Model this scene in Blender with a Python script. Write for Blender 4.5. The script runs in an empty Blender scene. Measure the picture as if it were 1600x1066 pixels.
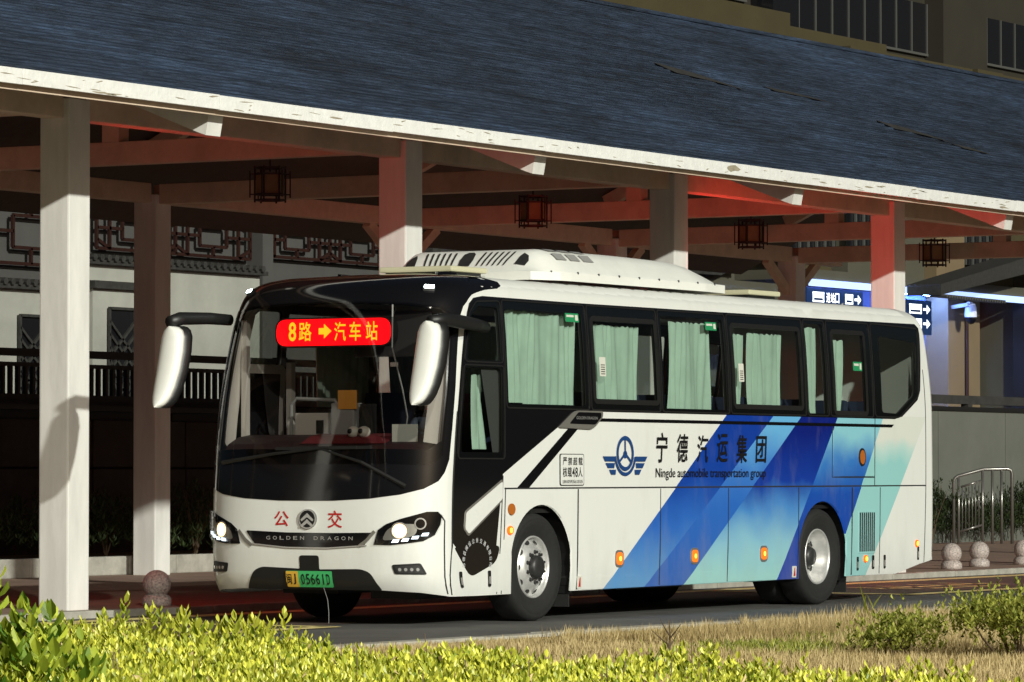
import bpy, bmesh, math, random
import numpy as np
from mathutils import Vector, Matrix
from mathutils.geometry import delaunay_2d_cdt
random.seed(7)
RAD = math.radians
SC = bpy.context.scene
COL = SC.collection

# ------------------------------------------------------------------ camera, sky, sun, exposure
cam_d = bpy.data.cameras.new('camera')
cam = bpy.data.objects.new('camera', cam_d); COL.objects.link(cam)
cam.location = (-33.535, -20.978, 1.42)
YAW, PITCH = RAD(30.639), RAD(1.7565)
fwd = Vector((math.cos(PITCH)*math.cos(YAW), math.cos(PITCH)*math.sin(YAW), math.sin(PITCH)))
cam.rotation_euler = fwd.to_track_quat('-Z', 'Y').to_euler()
cam_d.sensor_width = 36.0
cam_d.lens = 151.875
cam_d.clip_start = 0.3
cam_d.clip_end = 2000
SC.camera = cam

SUN_DIR = Vector((0.48, 1.0, -0.405)).normalized()          # the way the light travels
world = bpy.data.worlds.new('World'); SC.world = world; world.use_nodes = True
wn = world.node_tree.nodes; wl = world.node_tree.links
sky = wn.new('ShaderNodeTexSky'); sky.sky_type = 'NISHITA'; sky.sun_disc = False
to_sun = -SUN_DIR
sky.sun_elevation = math.asin(to_sun.z)
sky.air_density = .7; sky.dust_density = 5.0; sky.ozone_density = .4
sky.sun_rotation = math.atan2(to_sun.x, to_sun.y)
wl.new(sky.outputs[0], wn['Background'].inputs[0])
wn['Background'].inputs[1].default_value = 0.014
sun_d = bpy.data.lights.new('sun', 'SUN'); sun_d.energy = 3.0; sun_d.angle = RAD(1.0); sun_d.color = (0.98, 1.0, 0.91)
sun = bpy.data.objects.new('sun', sun_d); COL.objects.link(sun)
sun.rotation_euler = SUN_DIR.to_track_quat('-Z', 'Y').to_euler(); sun.location = (-20, -25, 20)
SC.view_settings.view_transform = 'Standard'
SC.view_settings.look = 'None'
SC.view_settings.exposure = 0.0
SC.view_settings.gamma = 1.0
SC.view_settings.use_curve_mapping = False
SC.render.engine = 'CYCLES'
SC.cycles.use_denoising = True
SC.cycles.max_bounces = 8
SC.cycles.transparent_max_bounces = 16
SC.cycles.sample_clamp_indirect = 4.0

# ------------------------------------------------------------------ glyphs (built first, while the scene is small)
GLY = {}
def glyph(body, bold=0.0):
    """2-D outline of a piece of writing, scaled to the unit square."""
    k = (body, bold)
    if k in GLY: return GLY[k]
    cu = bpy.data.curves.new('glyph', 'FONT'); cu.body = body; cu.offset = bold; cu.resolution_u = 3
    o = bpy.data.objects.new('glyph', cu); COL.objects.link(o)
    dg = bpy.context.evaluated_depsgraph_get(); dg.update()
    m = bpy.data.meshes.new_from_object(o.evaluated_get(dg))
    v = np.array([tuple(q.co)[:2] for q in m.vertices]); f = [tuple(p.vertices) for p in m.polygons]
    lo, hi = v.min(0), v.max(0); asp = (hi[0]-lo[0])/(hi[1]-lo[1])
    v = (v-lo)/(hi-lo)
    if asp < .38: v[:, 0] = .5+(v[:, 0]-.5)*asp/.6
    if asp > 1.8 and len(body) == 1: v[:, 1] = .5+(v[:, 1]-.5)/asp*1.3
    bpy.data.objects.remove(o); bpy.data.curves.remove(cu); bpy.data.meshes.remove(m)
    GLY[k] = (v, f, asp); return GLY[k]
for c in '宁德汽运集团': glyph(c, 0.012)
for c in '严禁超载核48人公交8路车站闽J05661D县共通有限司进口市': glyph(c, 0.012)
for c in '市德县闽运公共交通有限公司0123456789监督电话': glyph(c)
glyph('Ningde automobile transportation group'); 
for c in 'GOLDEN DRAGON': 
    if c != ' ': glyph(c, 0.01)
glyph('8', 0.02); glyph('→', 0.02)

# ------------------------------------------------------------------ materials
def s2l(r, g, b):
    f = lambda c: (c/255/12.92 if c/255 <= .04045 else ((c/255+.055)/1.055)**2.4)
    return (f(r), f(g), f(b), 1.0)
MATS = {}
def mat(name, col, rough=.5, metal=0., spec=.5, var=0., vscale=6., bump=0., bscale=40., coat=0., emit=None, estr=0., stretch=None):
    m = bpy.data.materials.new(name); m.use_nodes = True; n = m.node_tree.nodes; l = m.node_tree.links
    b = n['Principled BSDF']
    if len(col) == 3: col = (*col, 1.)
    b.inputs['Base Color'].default_value = col
    b.inputs['Roughness'].default_value = rough; b.inputs['Metallic'].default_value = metal
    b.inputs['Specular IOR Level'].default_value = spec
    if coat: b.inputs['Coat Weight'].default_value = coat; b.inputs['Coat Roughness'].default_value = .06
    if emit: b.inputs['Emission Color'].default_value = (*emit[:3], 1.); b.inputs['Emission Strength'].default_value = estr
    if var or bump:
        tc = n.new('ShaderNodeTexCoord'); src = tc.outputs['Object']
        if stretch:
            mp = n.new('ShaderNodeMapping'); mp.inputs['Scale'].default_value = stretch; l.new(src, mp.inputs[0]); src = mp.outputs[0]
    if var:
        t = n.new('ShaderNodeTexNoise'); t.inputs['Scale'].default_value = vscale; t.inputs['Detail'].default_value = 6.; t.inputs['Roughness'].default_value = .65
        l.new(src, t.inputs['Vector'])
        r = n.new('ShaderNodeMapRange'); r.inputs['From Min'].default_value = .25; r.inputs['From Max'].default_value = .75
        r.inputs['To Min'].default_value = 1-var; r.inputs['To Max'].default_value = 1+var
        l.new(t.outputs['Fac'], r.inputs['Value'])
        mx = n.new('ShaderNodeMix'); mx.data_type = 'RGBA'; mx.blend_type = 'MULTIPLY'; mx.inputs[0].default_value = 1.
        mx.inputs[6].default_value = col; l.new(r.outputs[0], mx.inputs[7]); l.new(mx.outputs[2], b.inputs['Base Color'])
        rr = n.new('ShaderNodeMapRange'); rr.inputs['To Min'].default_value = max(0, rough-.08); rr.inputs['To Max'].default_value = min(1, rough+.08)
        l.new(t.outputs['Fac'], rr.inputs['Value']); l.new(rr.outputs[0], b.inputs['Roughness'])
    if bump:
        t2 = n.new('ShaderNodeTexNoise'); t2.inputs['Scale'].default_value = bscale; t2.inputs['Detail'].default_value = 5.
        l.new(src, t2.inputs['Vector'])
        bp = n.new('ShaderNodeBump'); bp.inputs['Strength'].default_value = bump; bp.inputs['Distance'].default_value = .02
        l.new(t2.outputs['Fac'], bp.inputs['Height']); l.new(bp.outputs[0], b.inputs['Normal'])
    MATS[name] = m; return m
def glass(name, tint, refl=1.0):
    m = bpy.data.materials.new(name); m.use_nodes = True; n = m.node_tree.nodes; l = m.node_tree.links; n.clear()
    o = n.new('ShaderNodeOutputMaterial'); t = n.new('ShaderNodeBsdfTransparent'); t.inputs[0].default_value = (*tint, 1)
    g = n.new('ShaderNodeBsdfGlossy'); g.inputs['Roughness'].default_value = .03; g.inputs[0].default_value = (refl, refl, refl, 1)
    f = n.new('ShaderNodeFresnel'); gb = n.new('ShaderNodeNewGeometry'); ir = n.new('ShaderNodeMapRange'); ir.inputs['To Min'].default_value = 1.5; ir.inputs['To Max'].default_value = 1/1.5   # thin pane: same from both sides
    l.new(gb.outputs['Backfacing'], ir.inputs['Value']); l.new(ir.outputs[0], f.inputs[0]); mx = n.new('ShaderNodeMixShader')
    l.new(f.outputs[0], mx.inputs[0]); l.new(t.outputs[0], mx.inputs[1]); l.new(g.outputs[0], mx.inputs[2]); l.new(mx.outputs[0], o.inputs[0])
    MATS[name] = m; return m
def emitm(name, col, s):
    return mat(name, (col[0]*.5, col[1]*.5, col[2]*.5), .5, emit=col, estr=s)
def leafm(name, ca, cb, trans=.35, rough=.45):
    """leaf material: colour picked per leaf from the colour attribute."""
    m = bpy.data.materials.new(name); m.use_nodes = True; n = m.node_tree.nodes; l = m.node_tree.links
    b = n['Principled BSDF']; b.inputs['Roughness'].default_value = rough; b.inputs['Specular IOR Level'].default_value = .35
    a = n.new('ShaderNodeAttribute'); a.attribute_name = 'tone'
    mx = n.new('ShaderNodeMix'); mx.data_type = 'RGBA'; mx.inputs[6].default_value = (*ca, 1); mx.inputs[7].default_value = (*cb, 1)
    l.new(a.outputs['Fac'], mx.inputs[0]); l.new(mx.outputs[2], b.inputs['Base Color'])
    t = n.new('ShaderNodeBsdfTranslucent'); l.new(mx.outputs[2], t.inputs[0])
    ms = n.new('ShaderNodeMixShader'); ms.inputs[0].default_value = trans
    l.new(b.outputs[0], ms.inputs[1]); l.new(t.outputs[0], ms.inputs[2]); l.new(ms.outputs[0], n['Material Output'].inputs[0])
    MATS[name] = m; return m

M = {}
M['asphalt'] = mat('asphalt', (.12, .118, .110), .7, var=.35, vscale=1.3, bump=.5, bscale=160)
M['lane'] = mat('lane', (.12, .085, .066), .72, var=.3, vscale=1.1, bump=.35, bscale=140)
M['paving'] = mat('paving', (.30, .20, .15), .75, var=.25, vscale=2.2, bump=.25, bscale=60)
M['soil'] = mat('soil', (.27, .19, .08), .95, var=.4, vscale=5, bump=.6, bscale=50)
M['kerb'] = mat('kerb', (.40, .385, .33), .85, var=.3, vscale=5, bump=.4, bscale=60)
M['yellow_paint'] = mat('yellow_paint', (.80, .66, .28), .8, var=.45, vscale=9)
M['column'] = mat('column_paint', (.74, .73, .69), .55, var=.14, vscale=4., bump=.12, bscale=14, stretch=(1., 1., .22))
M['beam'] = mat('beam_paint', (.64, .51, .39), .6, var=.2, vscale=2.6, bump=.1, bscale=20)
M['fascia'] = mat('fascia_paint', (.80, .80, .77), .6, var=.1, vscale=7, bump=.3, bscale=20)
M['peel'] = mat('peeled_wood', (.33, .29, .21), .9, var=.3, vscale=12)
M['under_roof'] = mat('under_roof', (.10, .085, .075), .85, var=.2)
M['dark_wood'] = mat('dark_red_wood', (.028, .009, .006), .5, var=.2)
M['paper'] = mat('lantern_paper', (.24, .17, .09), .8, var=.2)
M['granite'] = mat('granite', (.42, .37, .34), .55, var=.8, vscale=42, bump=.3, bscale=60)
M['steel'] = mat('steel', (.26, .25, .23), .28, metal=.7)
M['blackm'] = mat('black_iron', (.012, .012, .012), .5)
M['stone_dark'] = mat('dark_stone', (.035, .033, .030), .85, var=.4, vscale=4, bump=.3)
M['plaster'] = mat('old_plaster', (.38, .38, .335), .85, var=.16, vscale=1.2, bump=.15)
M['plaster_grey'] = mat('grey_plaster', (.075, .073, .068), .85, var=.15, vscale=1.0)
M['plaster_warm'] = mat('warm_plaster', (.20, .145, .080), .8, var=.1, vscale=1.2)
M['plaster_olive'] = mat('olive_plaster', (.085, .08, .055), .85, var=.12, vscale=1.0)
M['tile_dark'] = mat('dark_tile', (.035, .034, .030), .7, var=.5, vscale=12, bump=.4)
M['low_wall'] = mat('boundary_wall', (.135, .142, .120), .85, var=.14, vscale=.9, bump=.15)
M['ochre'] = mat('ochre_cladding', (.060, .047, .018), .8, var=.12, vscale=.6)
M['ochre_dark'] = mat('ochre_cladding_dark', (.030, .025, .016), .8, var=.12, vscale=.6)
M['win_dark'] = mat('dark_window', (.012, .012, .014), .15)
M['alu'] = mat('aluminium', (.13, .13, .12), .5, metal=.3)
# coach
M['paint'] = mat('white_paint', (.80, .81, .77), .28, coat=.5, var=.05, vscale=1.2)
M['acwhite'] = mat('roof_unit_white', (.78, .79, .74), .45, var=.05, vscale=4)
M['beige'] = mat('hatch_beige', (.55, .53, .36), .5)
M['gloss_black'] = mat('gloss_black', (.006, .006, .007), .08, coat=.6)
M['black'] = mat('satin_black', (.012, .012, .012), .45)
M['rubber'] = mat('rubber', (.012, .012, .012), .8, var=.3, vscale=20, bump=.2, bscale=80)
M['seam'] = mat('seam', (.02, .02, .02), .7)
M['chrome'] = mat('chrome', (.80, .80, .78), .2, metal=.7)
M['satin'] = mat('satin_metal', (.42, .41, .37), .35, metal=.7)
M['alloy'] = mat('alloy', (.70, .70, .68), .38, metal=.55, var=.12, vscale=20)
M['hubm'] = mat('hub', (.05, .05, .05), .45, metal=.5, var=.3, vscale=30)
M['lens_amber'] = mat('amber_lens', (.45, .13, .02), .15)
M['amber_lit'] = emitm('amber_lit', (1., .32, .04), 5.)
M['amber_glow'] = mat('amber_lens_lit', (.6, .16, .02), .2, emit=(1., .14, .008), estr=.9)
M['head_lit'] = emitm('head_lit', (1., .66, .34), 3.2)
M['head_core'] = emitm('head_core', (1., .90, .72), 14.)
M['drl_lit'] = emitm('drl_lit', (.80, .93, 1.), 2.6)
M['roof_lit'] = emitm('roof_lamp_lit', (.85, 1., .98), 22.)
M['led_red'] = emitm('led_red', (1., .0012, .004), 3.2)
M['led_text'] = emitm('led_text', (1., .36, .01), 2.6)
M['red_text'] = mat('red_text', (.50, .02, .02), .4)
M['blue_text'] = mat('blue_text', (.012, .055, .19), .4)
M['black_text'] = mat('black_text', (.008, .008, .010), .35)
M['white_text'] = mat('white_text', (.75, .75, .75), .5)
M['silver_text'] = mat('silver_text', (.62, .62, .60), .3, metal=.6)
M['plate_y'] = mat('plate_yellow', (.70, .42, .05), .45)
M['plate_g'] = mat('plate_green', (.06, .46, .15), .45)
M['sticker_g'] = mat('sticker_green', (.02, .26, .10), .5)
M['sticker_w'] = mat('sticker_white', (.66, .66, .58), .5)
M['curtain'] = mat('curtain', (.33, .43, .36), .85, var=.14, vscale=3)
M['seat'] = mat('seat_fabric', (.012, .018, .045), .9, var=.3, vscale=30)
M['trim_grey'] = mat('grey_trim', (.30, .30, .29), .6)
M['trim_white'] = mat('white_trim', (.62, .58, .53), .6)
M['dash'] = mat('dashboard', (.030, .014, .014), .6)
M['skin'] = mat('skin', (.42, .24, .16), .55)
M['shirt'] = mat('shirt', (.05, .06, .09), .85)
M['hair'] = mat('hair', (.01, .009, .008), .6)
M['card_y'] = mat('card_yellow', (.75, .33, .05), .6)
M['wind_glass'] = glass('windscreen_glass', (.64, .64, .63))
M['side_glass'] = glass('side_glass', (.86, .93, .89))
M['lens'] = glass('lens_glass', (.93, .93, .93))
M['mirror'] = mat('mirror_glass', (.8, .8, .8), .02, metal=1.)
M['sign_blue'] = mat('sign_blue', (.008, .02, .06), .4, emit=(.015, .05, .17), estr=.4)
M['sign_white'] = emitm('sign_white', (.90, .95, 1.), 2.2)
M['led_strip'] = emitm('led_strip', (.24, .36, 1.), 90.)
M['shop_lit'] = emitm('shop_lit', (.85, .9, .85), .7)
M['shop_red'] = emitm('shop_red', (1., .08, .06), .8)
M['led_strip_near'] = emitm('led_strip_near', (.16, .32, 1.), 170.)
M['lining'] = mat('interior_lining', (.045, .042, .042), .8)
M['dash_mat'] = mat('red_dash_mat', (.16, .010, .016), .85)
M['self_glow_fascia'] = emitm('self_glow_fascia', (.42, .58, 1.), 1.5)
M['blue_light_paint'] = mat('blue_light_paint', (.10, .14, .30), .8, var=.1)  # blue of the LED light put into the wall colour
M['cctv'] = mat('cctv_white', (.7, .7, .7), .35)
M['twig'] = mat('twig', (.10, .07, .04), .9, var=.3)
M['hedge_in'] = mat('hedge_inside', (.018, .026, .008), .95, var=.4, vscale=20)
M['hedge_leaf'] = leafm('hedge_leaf', (.14, .21, .012), (.70, .69, .09), .3, .38)
M['shrub_leaf'] = leafm('shrub_leaf', (.06, .15, .012), (.44, .50, .05))
M['low_leaf'] = leafm('low_shrub_leaf', (.12, .16, .02), (.52, .54, .11))
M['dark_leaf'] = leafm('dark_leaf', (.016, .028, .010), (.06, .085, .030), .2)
M['dry'] = leafm('dry_grass', (.36, .27, .11), (.74, .60, .31), .3, .8)

def bands_material():
    """white coach paint with the printed slanting blue bands of the livery (flat print, bus coordinates)."""
    m = bpy.data.materials.new('livery'); m.use_nodes = True; n = m.node_tree.nodes; l = m.node_tree.links
    b = n['Principled BSDF']; b.inputs['Roughness'].default_value = .28; b.inputs['Coat Weight'].default_value = .5; b.inputs['Coat Roughness'].default_value = .06
    tc = n.new('ShaderNodeTexCoord'); sx = n.new('ShaderNodeSeparateXYZ'); l.new(tc.outputs['Object'], sx.inputs[0])
    nz = n.new('ShaderNodeTexNoise'); nz.inputs['Scale'].default_value = 1.6; nz.inputs['Detail'].default_value = 4.; l.new(tc.outputs['Object'], nz.inputs['Vector'])
    zz = n.new('ShaderNodeMath'); zz.operation = 'MULTIPLY_ADD'; l.new(nz.outputs['Fac'], zz.inputs[0]); zz.inputs[1].default_value = .45; 
    zs = n.new('ShaderNodeMath'); zs.operation = 'SUBTRACT'; l.new(sx.outputs['Z'], zs.inputs[0]); zs.inputs[1].default_value = .225; l.new(zs.outputs[0], zz.inputs[2])
    zr = n.new('ShaderNodeMapRange'); zr.inputs['From Min'].default_value = 0.; zr.inputs['From Max'].default_value = 2.5; l.new(zz.outputs[0], zr.inputs['Value'])
    white = (.80, .81, .77, 1)
    spec = [(3.23, 1.50, [(.3, (92, 152, 208)), (.95, (40, 104, 194)), (1.35, (16, 66, 162)), (2.0, (12, 58, 156))]),
            (4.03, 1.63, [(.3, (44, 98, 184)), (1.1, (38, 104, 194)), (1.45, (62, 122, 204)), (1.9, (104, 178, 228))]),
            (4.885, 1.53, [(.35, (158, 212, 210)), (.7, (136, 192, 214)), (1.05, (72, 138, 206)), (1.35, (14, 58, 158)), (1.9, (8, 30, 120))]),
            (7.155, .845, [(.4, (12, 60, 165)), (1.2, (18, 78, 174)), (1.5, (56, 122, 198)), (1.85, (140, 202, 216))]),
            (8.48, .75, [(.4, (150, 206, 206)), (1.5, (152, 208, 206)), (1.68, (190, 220, 214)), (1.82, (222, 226, 216))]),
            (9.28, .90, None)]
    cur = None
    for a, k, st in spec:
        e = n.new('ShaderNodeMath'); e.operation = 'MULTIPLY_ADD'; l.new(sx.outputs['Z'], e.inputs[0]); e.inputs[1].default_value = -k; l.new(sx.outputs['X'], e.inputs[2])
        t = n.new('ShaderNodeMath'); t.operation = 'GREATER_THAN'; l.new(e.outputs[0], t.inputs[0]); t.inputs[1].default_value = a - 6.0
        mx = n.new('ShaderNodeMix'); mx.data_type = 'RGBA'; l.new(t.outputs[0], mx.inputs[0])
        if cur is None: mx.inputs[6].default_value = white
        else: l.new(cur, mx.inputs[6])
        if st:
            r = n.new('ShaderNodeValToRGB'); cr = r.color_ramp
            while len(cr.elements) < len(st): cr.elements.new(.5)
            for q, (z, c) in enumerate(st):
                cr.elements[q].position = z/2.5
            for q, (z, c) in enumerate(st):
                cr.elements[q].color = s2l(*c)
            l.new(zr.outputs[0], r.inputs[0]); l.new(r.outputs[0], mx.inputs[7])
        else: mx.inputs[7].default_value = white
        cur = mx.outputs[2]
    # the bands stop at the waist: above the windows the coach is white
    up = n.new('ShaderNodeMath'); up.operation = 'GREATER_THAN'; l.new(sx.outputs['Z'], up.inputs[0]); up.inputs[1].default_value = 2.06
    mx = n.new('ShaderNodeMix'); mx.data_type = 'RGBA'; l.new(up.outputs[0], mx.inputs[0]); l.new(cur, mx.inputs[6]); mx.inputs[7].default_value = white
    dn = n.new('ShaderNodeTexNoise'); dn.inputs['Scale'].default_value = 3.2; dn.inputs['Detail'].default_value = 8.; dn.inputs['Roughness'].default_value = .7
    dm = n.new('ShaderNodeMapping'); dm.inputs['Scale'].default_value = (1., 1., .35); l.new(tc.outputs['Object'], dm.inputs[0]); l.new(dm.outputs[0], dn.inputs['Vector'])
    hz = n.new('ShaderNodeMapRange'); hz.inputs['From Min'].default_value = .95; hz.inputs['From Max'].default_value = .25; hz.inputs['To Min'].default_value = .0; hz.inputs['To Max'].default_value = .22; l.new(sx.outputs['Z'], hz.inputs['Value'])
    sm = n.new('ShaderNodeMath'); sm.operation = 'ADD'; l.new(dn.outputs['Fac'], sm.inputs[0]); l.new(hz.outputs[0], sm.inputs[1])
    dr = n.new('ShaderNodeMapRange'); dr.inputs['From Min'].default_value = .52; dr.inputs['From Max'].default_value = .95; dr.inputs['To Max'].default_value = .26; l.new(sm.outputs[0], dr.inputs['Value'])
    m2 = n.new('ShaderNodeMix'); m2.data_type = 'RGBA'; l.new(dr.outputs[0], m2.inputs[0]); l.new(mx.outputs[2], m2.inputs[6]); m2.inputs[7].default_value = (.36, .35, .30, 1)
    l.new(m2.outputs[2], b.inputs['Base Color'])
    rn = n.new('ShaderNodeTexNoise'); rn.inputs['Scale'].default_value = 1.1; rn.inputs['Detail'].default_value = 1.; l.new(tc.outputs['Object'], rn.inputs['Vector'])
    bp = n.new('ShaderNodeBump'); bp.inputs['Strength'].default_value = .25; bp.inputs['Distance'].default_value = .03; l.new(rn.outputs['Fac'], bp.inputs['Height']); l.new(bp.outputs[0], b.inputs['Normal']); l.new(bp.outputs[0], b.inputs['Coat Normal'])
    return m
M['livery'] = bands_material()
def roof_material():
    m = mat('roof_strips', (.055, .095, .17), .6); n = m.node_tree.nodes; l = m.node_tree.links; b = n['Principled BSDF']
    tc = n.new('ShaderNodeTexCoord'); mp = n.new('ShaderNodeMapping'); mp.inputs['Scale'].default_value = (1.1, 26., 26.); mp.inputs['Rotation'].default_value = (0, 0, RAD(3)); l.new(tc.outputs['Object'], mp.inputs[0])
    a = n.new('ShaderNodeTexNoise'); a.inputs['Scale'].default_value = 2.2; a.inputs['Detail'].default_value = 9.; a.inputs['Roughness'].default_value = .75; l.new(mp.outputs[0], a.inputs['Vector'])
    c = n.new('ShaderNodeTexNoise'); c.inputs['Scale'].default_value = .22; c.inputs['Detail'].default_value = 4.; l.new(tc.outputs['Object'], c.inputs['Vector'])
    r = n.new('ShaderNodeValToRGB'); r.color_ramp.elements[0].position = .36; r.color_ramp.elements[0].color = (.005, .009, .020, 1); r.color_ramp.elements[1].position = .68; r.color_ramp.elements[1].color = (.046, .078, .140, 1)
    l.new(a.outputs['Fac'], r.inputs[0])
    mr = n.new('ShaderNodeMapRange'); mr.inputs['From Min'].default_value = .3; mr.inputs['From Max'].default_value = .7; mr.inputs['To Min'].default_value = .55; mr.inputs['To Max'].default_value = 1.35; l.new(c.outputs['Fac'], mr.inputs['Value'])
    m3 = n.new('ShaderNodeMapping'); m3.inputs['Scale'].default_value = (.35, 3.2, 1.); m3.inputs['Rotation'].default_value = (0, 0, RAD(24)); l.new(tc.outputs['Object'], m3.inputs[0])
    d = n.new('ShaderNodeTexNoise'); d.inputs['Scale'].default_value = 1.3; d.inputs['Detail'].default_value = 7.; d.inputs['Roughness'].default_value = .7; l.new(m3.outputs[0], d.inputs['Vector'])
    m4 = n.new('ShaderNodeMapRange'); m4.inputs['From Min'].default_value = .36; m4.inputs['From Max'].default_value = .66; m4.inputs['To Min'].default_value = .55; m4.inputs['To Max'].default_value = 1.55; l.new(d.outputs['Fac'], m4.inputs['Value'])
    mm = n.new('ShaderNodeMath'); mm.operation = 'MULTIPLY'; l.new(mr.outputs[0], mm.inputs[0]); l.new(m4.outputs[0], mm.inputs[1])
    mx = n.new('ShaderNodeMix'); mx.data_type = 'RGBA'; mx.blend_type = 'MULTIPLY'; mx.inputs[0].default_value = 1.; l.new(r.outputs[0], mx.inputs[6]); l.new(mm.outputs[0], mx.inputs[7]); l.new(mx.outputs[2], b.inputs['Base Color'])
    bp = n.new('ShaderNodeBump'); bp.inputs['Strength'].default_value = .8; bp.inputs['Distance'].default_value = .03; l.new(a.outputs['Fac'], bp.inputs['Height']); l.new(bp.outputs[0], b.inputs['Normal'])
    return m
M['roof'] = roof_material()

# ------------------------------------------------------------------ object helpers
ORG = {}
def tag(o, label, cat, group=None):
    o['label'] = label; o['category'] = cat
    if group: o['group'] = group
    return o
def thing(name, label, cat, loc=(0, 0, 0), group=None):
    o = bpy.data.objects.new(name, None); COL.objects.link(o); o.location = loc; o.empty_display_size = .2
    ORG[o] = Vector(loc); return tag(o, label, cat, group)
def build(name, verts, faces, m, parent=None, smooth=False, normals=None, loc=None):
    """one mesh object; verts in world coordinates, stored relative to the thing they belong to."""
    o0 = ORG.get(parent, Vector((0, 0, 0))) if parent else Vector(loc or (0, 0, 0))
    me = bpy.data.meshes.new(name)
    me.from_pydata([(v[0]-o0.x, v[1]-o0.y, v[2]-o0.z) for v in verts], [], faces)
    me.materials.append(M[m] if isinstance(m, str) else m)
    if smooth: me.shade_smooth()
    if normals is not None:
        me.normals_split_custom_set_from_vertices(normals)
    o = bpy.data.objects.new(name, me); COL.objects.link(o)
    if parent: o.parent = parent
    else: o.location = o0
    ORG[o] = o0; return o
def structure(o): o['kind'] = 'structure'; return o
def stuff(o): o['kind'] = 'stuff'; return o

class MB:
    def __init__(s): s.v = []; s.f = []
    def add(s, v, f):
        n = len(s.v); s.v += [tuple(q) for q in v]; s.f += [tuple(i+n for i in q) for q in f]; return s
    def box(s, x0, x1, y0, y1, z0, z1, bev=0.):
        if bev <= 0:
            v = [(x, y, z) for z in (z0, z1) for y in (y0, y1) for x in (x0, x1)]
            return s.add(v, [(0, 2, 3, 1), (4, 5, 7, 6), (0, 1, 5, 4), (2, 6, 7, 3), (0, 4, 6, 2), (1, 3, 7, 5)])
        bm = bmesh.new(); bmesh.ops.create_cube(bm, size=1.)
        for q in bm.verts: q.co = Vector(((x0+x1)/2+q.co.x*(x1-x0), (y0+y1)/2+q.co.y*(y1-y0), (z0+z1)/2+q.co.z*(z1-z0)))
        bmesh.ops.bevel(bm, geom=bm.edges[:], offset=bev, segments=2, affect='EDGES', profile=.6)
        bm.verts.index_update(); v = [q.co[:] for q in bm.verts]; f = [[w.index for w in q.verts] for q in bm.faces]; bm.free()
        return s.add(v, f)
    def bar(s, a, b, w, h, up=(0, 0, 1)):
        a = Vector(a); b = Vector(b); d = (b-a).normalized(); u = Vector(up); r = d.cross(u)
        if r.length < 1e-4: r = d.cross(Vector((1, 0, 0)))
        r.normalize(); u = r.cross(d); v = []
        for p in (a, b):
            for i, j in ((-1, -1), (1, -1), (1, 1), (-1, 1)): v.append(p+r*(w/2*i)+u*(h/2*j))
        return s.add(v, [(0, 3, 2, 1), (4, 5, 6, 7), (0, 1, 5, 4), (1, 2, 6, 5), (2, 3, 7, 6), (3, 0, 4, 7)])
    def tube(s, pts, r, n=8, cap=True):
        pts = [Vector(p) for p in pts]; rs = r if isinstance(r, (list, tuple)) else [r]*len(pts); v = []; prev = None
        for i, p in enumerate(pts):
            d = (pts[min(i+1, len(pts)-1)]-pts[max(i-1, 0)]).normalized()
            u = prev if prev is not None else (Vector((0, 0, 1)) if abs(d.z) < .9 else Vector((1, 0, 0)))
            x = d.cross(u); x = x.normalized() if x.length > 1e-5 else d.orthogonal().normalized(); y = x.cross(d).normalized(); prev = y
            for k in range(n):
                t = 2*math.pi*k/n; v.append(p+x*(math.cos(t)*rs[i])+y*(math.sin(t)*rs[i]))
        f = [(i*n+k, i*n+(k+1) % n, (i+1)*n+(k+1) % n, (i+1)*n+k) for i in range(len(pts)-1) for k in range(n)]
        if cap: f += [tuple(range(n-1, -1, -1)), tuple(range((len(pts)-1)*n, len(pts)*n))]
        return s.add(v, f)
    def lathe(s, c, axis, prof, n=32):
        """prof: (radius, distance along axis) from the point c."""
        c = Vector(c); a = Vector(axis).normalized(); x = a.orthogonal().normalized(); y = a.cross(x); v = []; m = len(prof)
        for k in range(n):
            t = 2*math.pi*k/n; q = x*math.cos(t)+y*math.sin(t)
            for r, h in prof: v.append(c+a*h+q*max(r, 1e-4))
        return s.add(v, [(k*m+i, ((k+1) % n)*m+i, ((k+1) % n)*m+i+1, k*m+i+1) for k in range(n) for i in range(m-1)])
    def prism(s, poly, d):
        """closed polygon of 3-D points swept along d."""
        n = len(poly); d = Vector(d); v = [Vector(p) for p in poly]; v += [p+d for p in v]
        return s.add(v, [tuple(range(n-1, -1, -1)), tuple(range(n, 2*n))]+[(i, (i+1) % n, n+(i+1) % n, n+i) for i in range(n)])
    def build(s, name, m, parent=None, smooth=False, loc=None): return build(name, s.v, s.f, m, parent, smooth, loc=loc)
def box(name, x0, x1, y0, y1, z0, z1, m, parent=None, bev=0., loc=None):
    return MB().box(x0, x1, y0, y1, z0, z1, bev).build(name, m, parent, loc=loc)
def copy_part(o, parent, off=(0, 0, 0)):
    c = o.copy(); COL.objects.link(c); c.parent = parent; c.location = o.location+Vector(off); ORG[c] = ORG[parent]; return c

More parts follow.
